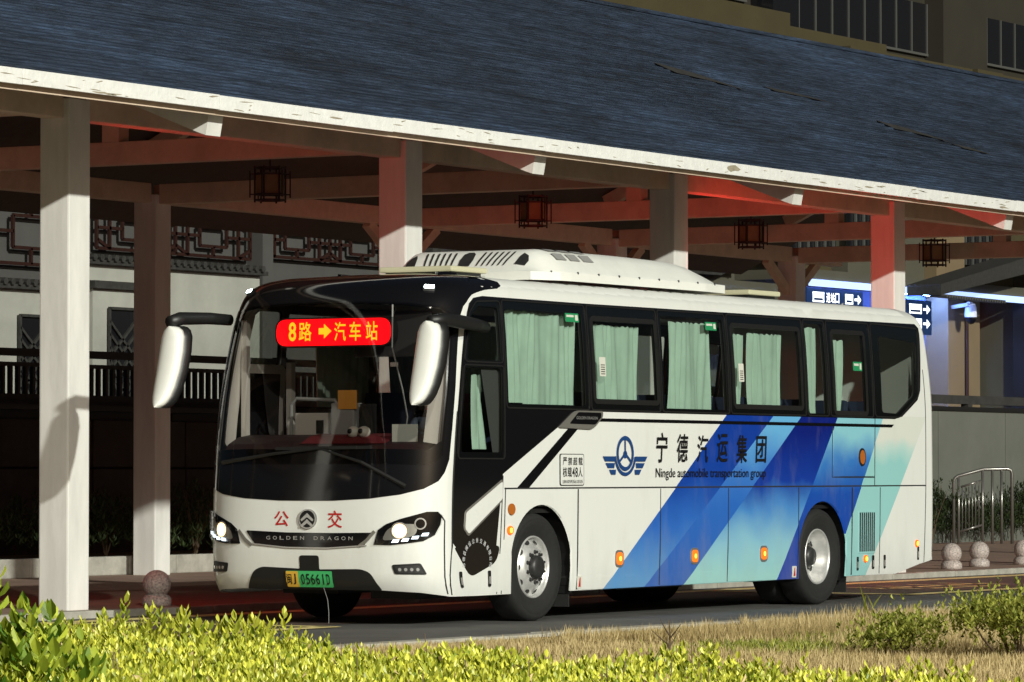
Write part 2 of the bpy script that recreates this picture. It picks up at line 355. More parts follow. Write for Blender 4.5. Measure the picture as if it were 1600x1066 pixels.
# ================================================================== THE COACH
# ---- coach body surface: s runs along the plan outline (0 = front centre, + = near side), z is height
def curve(T):
    import bisect
    zs=[t[0] for t in T]; vs=[t[1] for t in T]; m=[]
    for i in range(len(T)):
        if i==0: m.append((vs[1]-vs[0])/(zs[1]-zs[0]))
        elif i==len(T)-1: m.append((vs[-1]-vs[-2])/(zs[-1]-zs[-2]))
        else:
            d0=(vs[i]-vs[i-1])/(zs[i]-zs[i-1]); d1=(vs[i+1]-vs[i])/(zs[i+1]-zs[i])
            m.append(0 if d0*d1<=0 else 2*d0*d1/(d0+d1))
    def f(z):
        if z<=zs[0]: return vs[0]
        if z>=zs[-1]: return vs[-1]
        i=bisect.bisect_right(zs,z)-1; h=zs[i+1]-zs[i]; t=(z-zs[i])/h
        return (2*t**3-3*t*t+1)*vs[i]+(t**3-2*t*t+t)*h*m[i]+(-2*t**3+3*t*t)*vs[i+1]+(t**3-t*t)*h*m[i+1]
    return f
ZT=3.40   # param top; z in [.28,3.0] is height; from 3.0 up the section curves over the roof
XF=curve([(.25,.42),(.45,.31),(.80,.285),(1.2,.295),(1.7,.345),(2.2,.43),(2.7,.55),(3.0,.65),(3.12,.71),(3.22,.83),(3.30,1.15),(3.36,2.1)])
HW=curve([(.25,1.29),(.4,1.305),(1.2,1.305),(2.0,1.30),(2.6,1.275),(3.0,1.24),(3.16,1.195),(3.26,1.09),(3.315,.84),(3.34,.45)])
XR=curve([(.25,11.25),(.45,11.42),(1.2,11.45),(2.2,11.45),(2.8,11.38),(3.05,11.34),(3.2,11.26),(3.29,11.1),(3.34,10.6)])
A,P=.50,4.2
X0=.80
_N=400
_tab=[(0.,0.,0.)]
def _fr(q): return A*(1-math.sqrt(max(0,1-q**P)))
for i in range(1,_N+1):
    q=math.sin(i/_N*math.pi/2)**.9
    y=1.305*q; x=_fr(q); l=_tab[-1]; _tab.append((l[0]+math.hypot(y-l[1],x-l[2]),y,x))
L0=_tab[-1][0]
_rt=[(0.,1.305,0.)]  # rear corner table from side start
AR,PR=.16,6
for i in range(1,201):
    q=math.cos(i/200*math.pi/2)**.5 if i<200 else 0
    y=1.305*q; x=AR*math.sqrt(max(0,1-q**PR)); l=_rt[-1]; _rt.append((l[0]+math.hypot(y-l[1],x-l[2]),y,x))
XS=11.50-AR   # end of straight side
SE=L0+XS-X0   # s at end of the straight side
SMAX=SE+_rt[-1][0]
def _look(T,l):
    lo,hi=0,len(T)-1
    while hi-lo>1:
        m=(lo+hi)//2
        if T[m][0]<=l: lo=m
        else: hi=m
    a,b=T[lo],T[hi]; t=(l-a[0])/(b[0]-a[0]); return a[1]+(b[1]-a[1])*t,a[2]+(b[2]-a[2])*t
def P0(s,z):
    sg=1 if s>=0 else -1; t=abs(s); hw=HW(z); xf=XF(z); xr=XR(z)
    if t<L0:
        y,x=_look(_tab,t); return (xf+x, 1.305-sg*y*hw/1.305, z)
    if t<=SE:
        xb=X0+t-L0; k=max(0,1-(xb-X0)/1.2); k=k*k
        kr=max(0,1-(XS-xb)/1.2); kr=kr*kr
        return (xb+(xf-.29)*k+(xr-11.50)*kr, 1.305-sg*hw, z)
    y,x=_look(_rt,min(t-SE,_rt[-1][0])); return (XS+x+xr-11.50, 1.305-sg*y*hw/1.305, z)
def nrm(s,z):
    e=2e-3
    a=P0(s-e,z);b=P0(s+e,z);c=P0(s,z-e);d=P0(s,z+e)
    u=[b[i]-a[i] for i in range(3)]; v=[d[i]-c[i] for i in range(3)]
    n=(u[1]*v[2]-u[2]*v[1],u[2]*v[0]-u[0]*v[2],u[0]*v[1]-u[1]*v[0])
    l=math.sqrt(sum(q*q for q in n)) or 1
    return tuple(q/l for q in n)
def SP(s,z,off=0.):
    p=P0(s,z)
    if not off: return p
    n=nrm(s,z); return tuple(p[i]+n[i]*off for i in range(3))
def s_of_X(X): return L0+X-X0
def s_of_y(y):  # lateral offset from the centreline, + towards near side, at reference height
    sg=1 if y>=0 else -1; y=abs(y)
    lo,hi=0,_N
    while hi-lo>1:
        m=(lo+hi)//2
        if _tab[m][1]<=y: lo=m
        else: hi=m
    return sg*_tab[lo][0]
def SX(X): return L0+X-X0
def inpoly(P, poly):
    x = P[:, 0]; y = P[:, 1]; r = np.zeros(len(P), bool); n = len(poly)
    for i in range(n):
        x1, y1 = poly[i]; x2, y2 = poly[(i+1) % n]
        if y1 == y2: continue
        c = ((y1 > y) != (y2 > y)) & (x < (x2-x1)*(y-y1)/(y2-y1)+x1); r ^= c
    return r
def near_edge(P, poly, d):
    r = np.zeros(len(P), bool); n = len(poly)
    for i in range(n):
        a = np.array(poly[i]); b = np.array(poly[(i+1) % n]); e = b-a; q = (e@e) or 1e-9
        t = np.clip(((P-a)@e)/q, 0, 1); r |= ((P-(a+t[:, None]*e))**2).sum(1) < d*d
    return r
def resample(poly, st):
    out = []; n = len(poly)
    for i in range(n):
        a = poly[i]; b = poly[(i+1) % n]
        mid = abs((a[0]+b[0])/2); step = st if mid < 1.9 or mid > SE-.6 else st*3
        k = max(1, int(math.ceil(math.hypot(b[0]-a[0], b[1]-a[1])/step)))
        for j in range(k): out.append((a[0]+(b[0]-a[0])*j/k, a[1]+(b[1]-a[1])*j/k))
    return out
def rnd(poly, r, n=4):
    """round the corners of a polygon."""
    out = []; m = len(poly); r = r if isinstance(r, (list, tuple)) else [r]*m
    for i in range(m):
        p = Vector(poly[i]); a = Vector(poly[i-1])-p; b = Vector(poly[(i+1) % m])-p
        d = min(r[i], a.length*.45, b.length*.45)
        if d < 1e-4: out.append(tuple(p)); continue
        q0 = p+a.normalized()*d; q1 = p+b.normalized()*d
        for k in range(n+1):
            t = k/n; out.append(tuple(q0*(1-t)**2+p*2*t*(1-t)+q1*t*t))
    return out
def patch(name, outer, m, parent, holes=(), off=.004, st=.06, rim=.010, zlines=None):
    """a sheet lying on the coach body, outlined in (s, z), with openings and a folded-in edge."""
    loops = [resample(outer, st)]+[resample(h, st) for h in holes]
    pts = []; edges = []
    for lp in loops:
        b = len(pts); pts += lp; edges += [(b+i, b+(i+1) % len(lp)) for i in range(len(lp))]
    xs = [p[0] for p in loops[0]]; zs = [p[1] for p in loops[0]]; s0, s1, z0, z1 = min(xs), max(xs), min(zs), max(zs)
    sl = []; s = s0+st*.5
    while s < s1:
        sl.append(s); a = abs(s); s += st if (a < 1.9 or a > SE-.6) else st*3
    zl = []; z = z0+st*.5
    while z < z1:
        zl.append(z); z += st if z < 2.95 else min(st, .03)
    if sl and zl:
        G = np.array([(a, b) for a in sl for b in zl]); ok = inpoly(G, outer)
        for h in holes: ok &= ~inpoly(G, h)
        G = G[ok]
        for lp in loops:
            if len(G): G = G[~near_edge(G, lp, st*.45)]
        pts += [tuple(g) for g in G]
    V, E_, F, *_ = delaunay_2d_cdt([Vector(p) for p in pts], edges, [], 0, 1e-6)
    A = np.array([tuple(v) for v in V]); T = [f for f in F if len(f) == 3]
    Cn = np.array([A[list(f)].mean(0) for f in T]); keep = inpoly(Cn, outer)
    for h in holes: keep &= ~inpoly(Cn, h)
    T = [T[i] for i in range(len(T)) if keep[i]]
    used = sorted({i for f in T for i in f}); mp = {u: k for k, u in enumerate(used)}
    vs = [SP(A[u][0], A[u][1], off) for u in used]; nr = [nrm(A[u][0], A[u][1]) for u in used]
    fs = [tuple(mp[i] for i in f) for f in T]
    if rim:
        cnt = {}
        for f in fs:
            for i in range(3):
                e = (f[i], f[(i+1) % 3]); k = (min(e), max(e)); cnt.setdefault(k, []).append(e)
        bd = [v[0] for v in cnt.values() if len(v) == 1]; inner = {}
        def dup(i, r):
            if (i, r) not in inner:
                u = used[i]; inner[(i, r)] = len(vs); vs.append(SP(A[u][0], A[u][1], off-(rim if r else 0.)))
                nn = nr[i]; nr.append(nn)
            return inner[(i, r)]
        for a, b in bd:
            fs.append((b, a, dup(a, 1), dup(b, 1)))
    return build(name, vs, fs, m, parent, smooth=True, normals=nr)
def ribbon(name, pts, w, m, parent, off=.003, st=.08, closed=False):
    """a thin raised strip following the body along a line in (s, z)."""
    q = []; P2 = list(pts)+([pts[0]] if closed else [])
    for a, b in zip(P2, P2[1:]):
        step = st if abs(a[0]) < 2 or abs(a[0]) > SE-.6 else st*4
        k = max(1, int(math.hypot(b[0]-a[0], b[1]-a[1])/step))
        q += [(a[0]+(b[0]-a[0])*j/k, a[1]+(b[1]-a[1])*j/k) for j in range(k)]
    q.append(P2[-1]); v = []; n = len(q)
    for i, p in enumerate(q):
        a = Vector(q[max(0, i-1)]); b = Vector(q[min(n-1, i+1)])
        if closed and i in (0, n-1): a = Vector(q[-2]); b = Vector(q[1])
        d = (b-a).normalized(); pr = Vector((-d.y, d.x))*(w/2)
        for sg in (1, -1):
            for o in (off, off-.006): v.append(SP(p[0]+pr.x*sg, p[1]+pr.y*sg, o))
    f = []
    for i in range(n-1):
        a = i*4; b = a+4; f += [(a, a+2, b+2, b), (a+1, a, b, b+1), (a+2, a+3, b+3, b+2)]
    return build(name, v, f, m, parent)
def mirror(poly): return [(-s, z) for s, z in reversed(poly)]
def write_at(items, name, m, parent, off=.006, shear=0., join=False):
    """items: (text, s0, s1, z0, z1[, bold]); writing laid on the body."""
    mb = MB()
    for it in items:
        t, s0, s1, z0, z1 = it[:5]; v, f, _ = glyph(t, it[5] if len(it) > 5 else 0.)
        if not join: mb = MB()
        mb.add([SP(s0+(s1-s0)*x+shear*(y-.5)*(s1-s0), z0+(z1-z0)*y, off) for x, y in v], f)
        if not join: mb.build('character', m, parent)
    return stuff(mb.build(name, m, parent)) if join else None

BX, BY = 6.0, 1.305
bus = thing('coach_bus', 'white coach with slanting blue bands and a red lit route display', 'bus', (BX, BY, 0))
ring = lambda cx, cz, r, n=24, rz=None: [(cx+r*math.cos(2*math.pi*k/n), cz+(rz or r)*math.sin(2*math.pi*k/n)) for k in range(n)]
def arch(cx, r=.60):
    s = SX(cx); pts = [(s-r*.93, .0)]
    for k in range(0, 25):
        t = math.pi-math.pi*k/24; pts.append((s+r*math.cos(t)*(1.0 if math.sin(t) > .25 else .97), .52+r*math.sin(t)))
    pts.append((s+r*.93, .0)); return pts
WF, WR = 2.40, 8.50
ARCH_F, ARCH_R = arch(WF+.05), arch(WR)
WS = [(0, 1.645), (.7, 1.65), (1.25, 1.64), (1.37, 1.72), (1.385, 2.2), (1.37, 2.75), (1.34, 2.90), (1.24, 2.965), (.9, 3.0), (.45, 3.02), (0, 3.025)]
WS = WS+[(-s, z) for s, z in reversed(WS[1:-1])]
rect = lambda a, b, c, d, r=.04: rnd([(SX(a), c), (SX(b), c), (SX(b), d), (SX(a), d)], r, 3)
OPEN = [rect(1.82, 3.31, 2.08, 2.985), rect(3.49, 4.79, 2.13, 2.95), rect(4.92, 6.29, 2.08, 3.02), rect(6.45, 8.02, 2.12, 2.97), rect(8.17, 8.62, 2.07, 3.04), rect(8.80, 9.60, 2.08, 2.97),
        rnd([(SX(9.98), 2.10), (SX(10.40), 2.09), (SX(10.9), 2.32), (SX(11.02), 2.9), (SX(9.98), 2.95)], .05, 3),
        rnd([(SX(.93), 2.49), (SX(1.71), 2.49), (SX(1.70), 3.00), (SX(1.18), 3.0), (SX(.96), 2.9)], .05, 3),
        rnd([(SX(.90), 1.62), (SX(1.69), 1.62), (SX(1.70), 2.42), (SX(.90), 2.42)], .05, 3)]
def grow(poly, d):
    c = np.mean(poly, 0); h = (np.max(poly, 0)-np.min(poly, 0))/2
    return [(c[0]+(s-c[0])*(1+d/h[0]), c[1]+(z-c[1])*(1+d/h[1])) for s, z in poly]
FAR = [mirror(o) for o in OPEN]
BOT = [(0, .335), (.79, .335), (1.15, .315), (1.444, .275), (SX(1.2), .272), (SX(9.2), .295), (SX(10.3), .295), (SX(11.0), .40), (SE+.1, .45), (SMAX-.002, .47)]
BODY = [(-s, z) for s, z in reversed(BOT[1:])]+BOT+[(SMAX-.002, 3.335), (-SMAX+.002, 3.335)]
body = patch('body', BODY, 'livery', bus, holes=[grow(WS, .03), ARCH_F, ARCH_R, mirror(ARCH_F), mirror(ARCH_R)]+[grow(o, .03) for o in OPEN+FAR], off=0., st=.09, rim=.02)
# roof centre
rp = [SP(s, 3.335) for s in np.linspace(-SMAX+.002, SMAX-.002, 160)]
build('roof', rp+[(3.0, BY, 3.36), (9.0, BY, 3.36)], [(i, i+1, 160 if (rp[i][0]+rp[i+1][0])/2 < 6 else 161) for i in range(159)]+[(0, 161, 159)], 'paint', bus, smooth=True)
# front mask and window bands
MK = [(0, 1.165), (.3, 1.166), (.70, 1.187), (1.0, 1.225), (1.22, 1.28), (1.36, 1.35), (1.425, 1.43), (1.474, 1.55), (1.488, 1.84), (1.487, 2.24), (1.468, 2.65), (1.465, 2.89), (1.50, 2.99), (1.58, 3.06), (1.75, 3.105), (1.95, 3.13), (2.21, 3.159), (2.55, 3.182), (2.66, 3.21), (2.69, 3.25), (2.62, 3.30), (2.5, 3.333)]
MK = MK+[(-s, z) for s, z in reversed(MK[1:])]
mask = patch('front_mask', MK, 'gloss_black', bus, holes=[WS], off=.005, st=.05, rim=.03)
patch('windscreen', [(s*1.015, 1.505+(z-1.645)*1.10 if z < 1.75 else z+.012) for s, z in WS], 'wind_glass', bus, off=.011, st=.05, rim=.004)
BAND = [(SX(.81), .77)]+rnd([(SX(.83), .73), (SX(1.10), .445), (SX(1.58), .58), (SX(1.665), .74)], [.03, .1, .1, .08])+[(SX(1.705), 1.415), (SX(2.77), 1.875), (SX(3.02), 1.985), (SX(3.2), 2.03), (SX(10.30), 2.03), (SX(10.5), 2.06), (SX(10.93), 2.25), (SX(11.02), 2.36), (SX(11.17), 2.95), (SX(11.20), 3.07), (SX(11.12), 3.115), (SX(9), 3.105), (SX(3.4), 3.092), (SX(1.35), 3.098), (SX(1.05), 3.075), (SX(.88), 3.02), (SX(.82), 2.93), (SX(.80), 2.8), (SX(.80), 2.0)]
band = patch('window_band', BAND, 'gloss_black', bus, holes=OPEN, off=.005, st=.09)
FB = [(SX(.85), 2.03), (SX(10.3), 2.03), (SX(10.95), 2.27), (SX(11.17), 2.95), (SX(11.12), 3.115), (SX(3.4), 3.092), (SX(1.2), 3.09), (SX(.82), 2.93)]
patch('window_band', mirror(rnd(FB, .08)), 'gloss_black', bus, holes=[FAR[i] for i in range(8)], off=.005, st=.12)
PANES = [rect(1.775, 3.375, 2.045, 3.07), rect(3.415, 4.83, 2.045, 3.072), rect(4.87, 6.325, 2.045, 3.074), rect(6.365, 8.10, 2.045, 3.076), rect(8.14, 8.645, 2.045, 3.078), rect(8.69, 9.75, 2.045, 3.08),
         rnd([(SX(9.79), 2.05), (SX(10.42), 2.05), (SX(10.95), 2.30), (SX(11.13), 3.06), (SX(9.79), 3.085)], .06, 3),
         rnd([(SX(.86), 2.47), (SX(1.74), 2.47), (SX(1.74), 3.06), (SX(1.1), 3.04), (SX(.88), 2.93)], .06, 3),
         rnd([(SX(.85), 1.56), (SX(1.735), 1.56), (SX(1.74), 2.44), (SX(.85), 2.44)], .04, 3)]
for i, p in enumerate(PANES):
    g = patch('window', p, 'side_glass', bus, off=.010, st=.12, rim=.004)
    ribbon('window_frame', p, .014, 'black', g, off=.013, closed=True)
    if i in (1, 3, 5): ribbon('sliding_frame', OPEN[i], .05, 'black', g, off=.012, closed=True)
    if i == 8:
        patch('door_window', mirror(p), 'win_dark', bus, off=.008, st=.2, rim=.004); ribbon('door_frame', mirror(p), .09, 'trim_white', bus, off=-.06, closed=True)
    if i < 8: patch('window', mirror(p), 'side_glass', bus, off=.010, st=.2, rim=.004)
# waist stripes, badge, door panel, signs
patch('waist_stripe', [(SX(3.55), 1.932), (SX(10.22), 1.935), (SX(10.28), 1.968), (SX(3.55), 1.965)], 'gloss_black', bus, off=.005, st=.1)
patch('slant_stripe', [(SX(1.98), 1.285), (SX(2.20), 1.285), (SX(3.17), 1.87), (SX(2.98), 1.87)], 'gloss_black', bus, off=.005, st=.1)
bd = patch('badge', rnd([(SX(2.75), 1.865), (SX(3.42), 1.852), (SX(3.62), 1.98), (SX(3.62), 2.035), (SX(3.08), 2.035)], [.03, .08, .03, .03, .08]), 'satin', bus, off=.022, rim=.02)
patch('badge_inset', rnd([(SX(2.95), 1.905), (SX(3.46), 1.90), (SX(3.58), 1.975), (SX(3.58), 2.018), (SX(3.13), 2.02)], .03), 'gloss_black', bd, off=.025, rim=.004)
write_at([('GOLDEN DRAGON', SX(3.08), SX(3.50), 1.95, 1.978)], 'lettering', 'silver_text', bd, off=.028, join=True)
dp = patch('door_panel', rnd([(SX(.99), .90), (SX(1.07), .83), (SX(1.69), 1.16), (SX(1.695), 1.37), (SX(1.01), 1.07)], .03), 'satin', bus, off=.010)
patch('door_inlay', rnd([(SX(1.015), .905), (SX(1.075), .855), (SX(1.685), 1.18), (SX(1.69), 1.345), (SX(1.03), 1.055)], .025), 'paint', dp, off=.014, rim=.004)
arcs = []
for i, c in enumerate('市德县闽运公共交通有限公司'):
    t = math.pi*(1.06-1.12*i/12); r = .235; cx = SX(1.225)+r*math.cos(t)*1.05; cz = .60+r*.82*math.sin(t); a = t-math.pi/2
    v, f, _ = glyph(c); arcs.append(([((x-.5)*.040, (y-.5)*.046) for x, y in v], f, a, cx, cz))
mb = MB()
for v, f, a, cx, cz in arcs:
    mb.add([SP(cx+x*math.cos(a)-y*math.sin(a), cz+x*math.sin(a)+y*math.cos(a), .010) for x, y in v], f)
stuff(mb.build('lettering', 'white_text', bus))
def disc(name, s, z, rs, rz, m, parent, off=.008, n=20, rim=.01):
    return patch(name, ring(s, z, rs, n, rz), m, parent, off=off, st=min(rs, rz), rim=rim)
# seams
def seam(p): ribbon('panel_seam', p, .015, 'seam', body, off=.002)
seam([(SX(.795), 2.0), (SX(.80), .75), (SX(.72), .29)]); seam([(1.40, 1.03), (1.445, .98), (1.44, .62), (1.425, .30)])
seam([(SX(1.715), 1.40), (SX(1.665), .74), (SX(1.60), .28)]); seam([(SX(1.76), 1.27), (SX(1.74), .9), (SX(1.69), .28)])
seam([(SX(1.74), 1.278), (SX(11.14), 1.284)])
seam([(SX(11.15), 2.6), (SX(11.15), 1.97), (SX(11.14), 1.28), (SX(11.10), .42)])
seam([(SX(9.80), 2.03), (SX(9.775), 1.285)]); seam([(SX(8.74), 1.93), (SX(8.72), 1.38), (SX(9.77), 1.38)])
seam([(-SX(.8), 2.0), (-SX(.78), .3)])
# hold doors between the axles and service flaps behind
for a, b, z0 in ((3.15, 4.815, .285), (4.825, 6.285, .29), (6.295, 7.895, .295)):
    d = patch('luggage_door', rect(a, b, z0, 1.270, .012), 'livery', bus, off=.006, st=.2)
for a, b in ((9.215, 9.90), (9.91, 11.08)):
    patch('service_flap', rnd([(SX(a), .30), (SX(min(b, 10.3)), .30), (SX(b), .30 if b < 10 else .42), (SX(b), 1.270), (SX(a), 1.270)], .012), 'livery', bus, off=.006, st=.2)
for X, z0 in ((3.145, .29), (4.82, .295), (6.29, .30), (7.905, .30), (9.208, .31), (9.905, .31)):
    ribbon('panel_gap', [(SX(X), 1.268), (SX(X-.02), z0)], .013, 'seam', body, off=.0085)
patch('fuel_flap', rect(8.75, 9.765, 1.39, 1.925, .02), 'livery', bus, off=.005, st=.2)
ml = disc('vent_ring', SX(9.45), 1.60, .085, .10, 'black', bus, off=.014); disc('vent_glass', SX(9.45), 1.60, .060, .078, 'lens_amber', ml, off=.018)
gm = patch('air_grille', rect(9.355, 9.765, .54, 1.01, .01), 'livery', bus, off=.009)
for k in range(8):
    ribbon('grille_slot', [(SX(9.385+k*.05), .56), (SX(9.395+k*.05), .99)], .028, 'seam', gm, off=.012)
for X, z in ((.92, .43), (1.45, .43), (9.33, .43), (9.72, .44), (10.01, .44), (10.91, .52)):
    hd = patch('flap_handle', rnd([(SX(X)-.022, z-.075), (SX(X)+.022, z-.075), (SX(X)+.022, z+.075), (SX(X)-.022, z+.075)], .015), 'black', bus, off=.012)
    patch('latch', rnd([(SX(X)-.012, z-.05), (SX(X)+.010, z-.05), (SX(X)+.010, z+.02), (SX(X)-.012, z+.02)], .006), 'chrome', hd, off=.016)
# marker lamps
disc('reflector', SX(1.86), 1.08, .062, .055, 'lens_amber', bus, off=.016)
for X, z, w in ((1.835, .88, .055), (3.96, .575, .085), (5.54, .575, .085), (7.08, .575, .085), (9.53, .48, .05), (10.87, .63, .05)):
    if w > .06:
        b_ = patch('marker_lamp', rnd([(SX(X)-w, z-.085), (SX(X)+w, z-.085), (SX(X)+w, z+.085), (SX(X)-w, z+.085)], .06), 'satin', bus, off=.012)
        patch('lens', rnd([(SX(X)-w*.75, z-.062), (SX(X)+w*.75, z-.062), (SX(X)+w*.75, z+.062), (SX(X)-w*.75, z+.062)], .045), 'amber_glow', b_, off=.018, rim=.008)
    else: b_ = disc('marker_lamp', SX(X), z, w, .042, 'amber_glow', bus, off=.016)
    disc('bulb', SX(X)+.005, z, .020, .024, 'amber_lit', b_, off=.023, n=12)
# writing on the side
ch = '宁德汽运集团'
write_at([(c, SX(4.73+i*.437), SX(4.73+i*.437+.235), 1.53+.004*(i % 2), 1.835-.01*(i % 3), .012) for i, c in enumerate(ch)], 'lettering', 'black_text', bus, off=.010, shear=.12)
write_at([('Ningde automobile transportation group', SX(4.715), SX(7.13), 1.352, 1.475)], 'lettering', 'black_text', bus, off=.010, join=True)
sb = patch('capacity_sign', rect(2.785, 3.255, 1.302, 1.612, .025), 'black', bus, off=.008)
patch('sign_face', rect(2.797, 3.243, 1.310, 1.604, .022), 'paint', sb, off=.011, rim=.003)
write_at([(c, SX(2.83+i*.102), SX(2.83+i*.102+.082), 1.50, 1.578, .012) for i, c in enumerate('严禁超载')]+[(c, SX(x), SX(x+w), 1.385, 1.482, .012) for c, x, w in (('核', 2.83, .085), ('载', 2.925, .08), ('4', 3.013, .05), ('8', 3.072, .05), ('人', 3.13, .085))], 'lettering', 'black_text', sb, off=.014)
write_at([(c, SX(2.825+i*.0265), SX(2.825+i*.0265+.023), 1.325, 1.357) for i, c in enumerate('监督电话05935618105'[:15])], 'lettering', 'black_text', sb, off=.014, join=True)
# emblem: steering wheel on wings
def emblem():
    cx, cz = SX(4.085), 1.62
    mb = MB()
    def band2(P, Q): n = len(P); mb.add([SP(p[0], p[1], .010) for p in P+Q], [(i, i+1, n+i+1, n+i) for i in range(n-1)])
    n = 32; o = [(cx+.175*math.cos(2*math.pi*k/n), cz+.175*math.sin(2*math.pi*k/n)) for k in range(n+1)]; i_ = [(cx+.135*math.cos(2*math.pi*k/n), cz+.135*math.sin(2*math.pi*k/n)) for k in range(n+1)]
    band2(o, i_)
    for t in (90, 215, 325):
        c, s = math.cos(RAD(t)), math.sin(RAD(t)); w = .013
        band2([(cx-s*w, cz+c*w), (cx+c*.14-s*w, cz+s*.14+c*w)], [(cx+s*w, cz-c*w), (cx+c*.14+s*w, cz+s*.14-c*w)])
    band2([(cx+.04*math.cos(2*math.pi*k/12), cz-.01+.04*math.sin(2*math.pi*k/12)) for k in range(13)], [(cx, cz-.01)]*13)
    a = [(cx+.225*math.cos(RAD(t)), cz+.225*math.sin(RAD(t))) for t in range(188, 353, 6)]; b = [(cx+.19*math.cos(RAD(t)), cz+.19*math.sin(RAD(t))) for t in range(188, 353, 6)]
    band2(a, b)
    for sg in (-1, 1):
        for k, (x0, x1) in enumerate(((.20, .455), (.215, .40), (.19, .33))):
            zt = cz-.03-k*.066; zb = zt-.05; sl = .045
            band2([(cx+sg*x0, zt), (cx+sg*x1, zt)], [(cx+sg*(x0+.01), zb), (cx+sg*(x1-sl), zb)])
    mb.build('emblem', 'blue_text', bus)
emblem()
for X, z in ((3.17, .36), (7.80, .37)):
    t = patch('jack_sticker', rect(X-.045, X+.045, z-.06, z+.06, .01), 'sticker_w', bus, off=.009); patch('jack_mark', [(SX(X-.02), z-.045), (SX(X+.02), z-.045), (SX(X+.008), z+.045), (SX(X-.008), z+.045)], 'red_text', t, off=.012, rim=.002)
# ---- front: lower black insert, grille, writing, emblem, lamps, plate
patch('bumper_insert', rnd([(-.70, .337), (.79, .337), (.70, .50), (.60, .533), (.15, .525), (.15, .655), (-.066, .655), (-.066, .53), (-.50, .545), (-.59, .51)], [.01, .01, .06, .08, .01, .03, .03, .01, .08, .06]), 'black', bus, off=.006, st=.05)
gr = patch('grille', rnd([(-.56, .755), (-.2, .735), (.25, .732), (.64, .745), (.76, .872), (.3, .866), (-.2, .868), (-.67, .885)], .02), 'gloss_black', bus, off=.010, st=.05)
ribbon('chrome_strip', [(-.60, .76), (-.2, .727), (.25, .724), (.68, .752)], .012, 'chrome', gr, off=.014)
xs = -.43; items = []
for i, c in enumerate('GOLDEN DRAGON'):
    if c != ' ': items.append((c, -.43+i*.0765, -.43+i*.0765+.046, .800, .834, .01))
write_at(items, 'lettering', 'silver_text', gr, off=.013)
write_at([('公', -.345, -.180, .925, 1.068, .012), ('交', .255, .415, .912, 1.075, .012)], 'lettering', 'red_text', bus, off=.006)
lg = disc('emblem_ring', .035, .995, .098, .093, 'chrome', bus, off=.020, n=28, rim=.018); disc('emblem_disc', .035, .995, .084, .080, 'black', lg, off=.022, n=28, rim=.004)
for dz in (.034, -.022):
    patch('emblem_chevron', [(.035-.072, .955+dz), (.035-.060, .938+dz), (.035, .978+dz), (.035+.060, .938+dz), (.035+.072, .955+dz), (.035, 1.015+dz)], 'chrome', lg, off=.026, rim=.006)
HL = [(.75, .76), (.915, .757), (1.078, .775), (1.22, .795), (1.33, .85), (1.39, .95), (1.405, 1.03), (1.36, 1.066), (1.25, 1.066), (1.0, .998), (.87, .95), (.79, .895)]
def headlamp(sg):
    P = lambda q: q if sg > 0 else mirror(q)
    h = patch('headlamp', P(HL), 'gloss_black', bus, off=.008, st=.05)
    patch('reflector_bowl', P(rnd([(.83, .80), (1.02, .81), (1.15, .85), (1.17, .95), (1.0, .955), (.88, .90)], .04)), 'satin', h, off=.011, rim=.003)
    patch('projector_ring', P(ring(1.0, .89, .080, 20)), 'chrome', h, off=.018)
    patch('main_beam', P(ring(1.0, .888, .066, 24)), 'head_lit', h, off=.024); patch('main_beam_core', P(ring(1.0, .888, .038, 20)), 'head_core', h, off=.028, rim=.003)
    patch('projector_ring', P(ring(1.19, .955, .055, 18)), 'chrome', h, off=.018); patch('projector', P(ring(1.19, .955, .042, 18)), 'gloss_black', h, off=.022)
    for a, z in ((.965, .790), (1.055, .800), (1.145, .822), (1.235, .850)):
        patch('running_light', P([(a-.040, z-.010), (a+.022, z-.008), (a+.036, z+.022), (a-.022, z+.018)]), 'drl_lit', h, off=.020, rim=.006)
    patch('lamp_cover', P([(s, z) for s, z in HL]), 'lens', h, off=.030, st=.06, rim=.02)
    ribbon('grille_arm', P([(.60, .745), (.68, .80), (.76, .885)]), .03, 'satin', gr, off=.014)
    f = patch('fog_lamp', P(rnd([(.945, .49), (1.245, .485), (1.19, .59), (.92, .575)], .02)), 'black', bus, off=.010)
    patch('fog_reflector', P(rnd([(.98, .50), (1.215, .497), (1.17, .573), (.945, .563)], .015)), 'hubm', f, off=.013, rim=.003)
    for k in range(4): patch('fog_facet', P(ring(.995+k*.055, .532, .016, 8)), 'chrome', f, off=.017)
    patch('roof_lamp', P(rnd([(1.05, 3.130), (1.17, 3.125), (1.17, 3.163), (1.05, 3.168)], .01)), 'black', bus, off=.035, rim=.03)
    patch('roof_lamp_glass', P(rnd([(1.065, 3.135), (1.158, 3.132), (1.158, 3.157), (1.065, 3.161)], .006)), 'roof_lit', bus.children[-1], off=.040, rim=.005)
headlamp(1); headlamp(-1)
pl = patch('number_plate', rnd([(-.215, .368), (.295, .368), (.295, .510), (-.215, .510)], .01), 'plate_g', bus, off=.022)
patch('plate_field', rnd([(-.213, .370), (-.078, .370), (-.078, .508), (-.213, .508)], .008), 'plate_y', pl, off=.025, rim=.002)
write_at([('闽', -.205, -.150, .395, .485, .012), ('J', -.150, -.085, .395, .485, .012)]+[(c, -.045+i*.056, -.045+i*.056+.042, .395, .485, .012) for i, c in enumerate('05661D')], 'lettering', 'black_text', pl, off=.028)
MB().tube([SP(.19, .37, .03), SP(.20, .25, .05), SP(.22, .12, .06), SP(.22, .02, .06)], .0025, 5).build('loose_cable', 'trim_grey', bus)
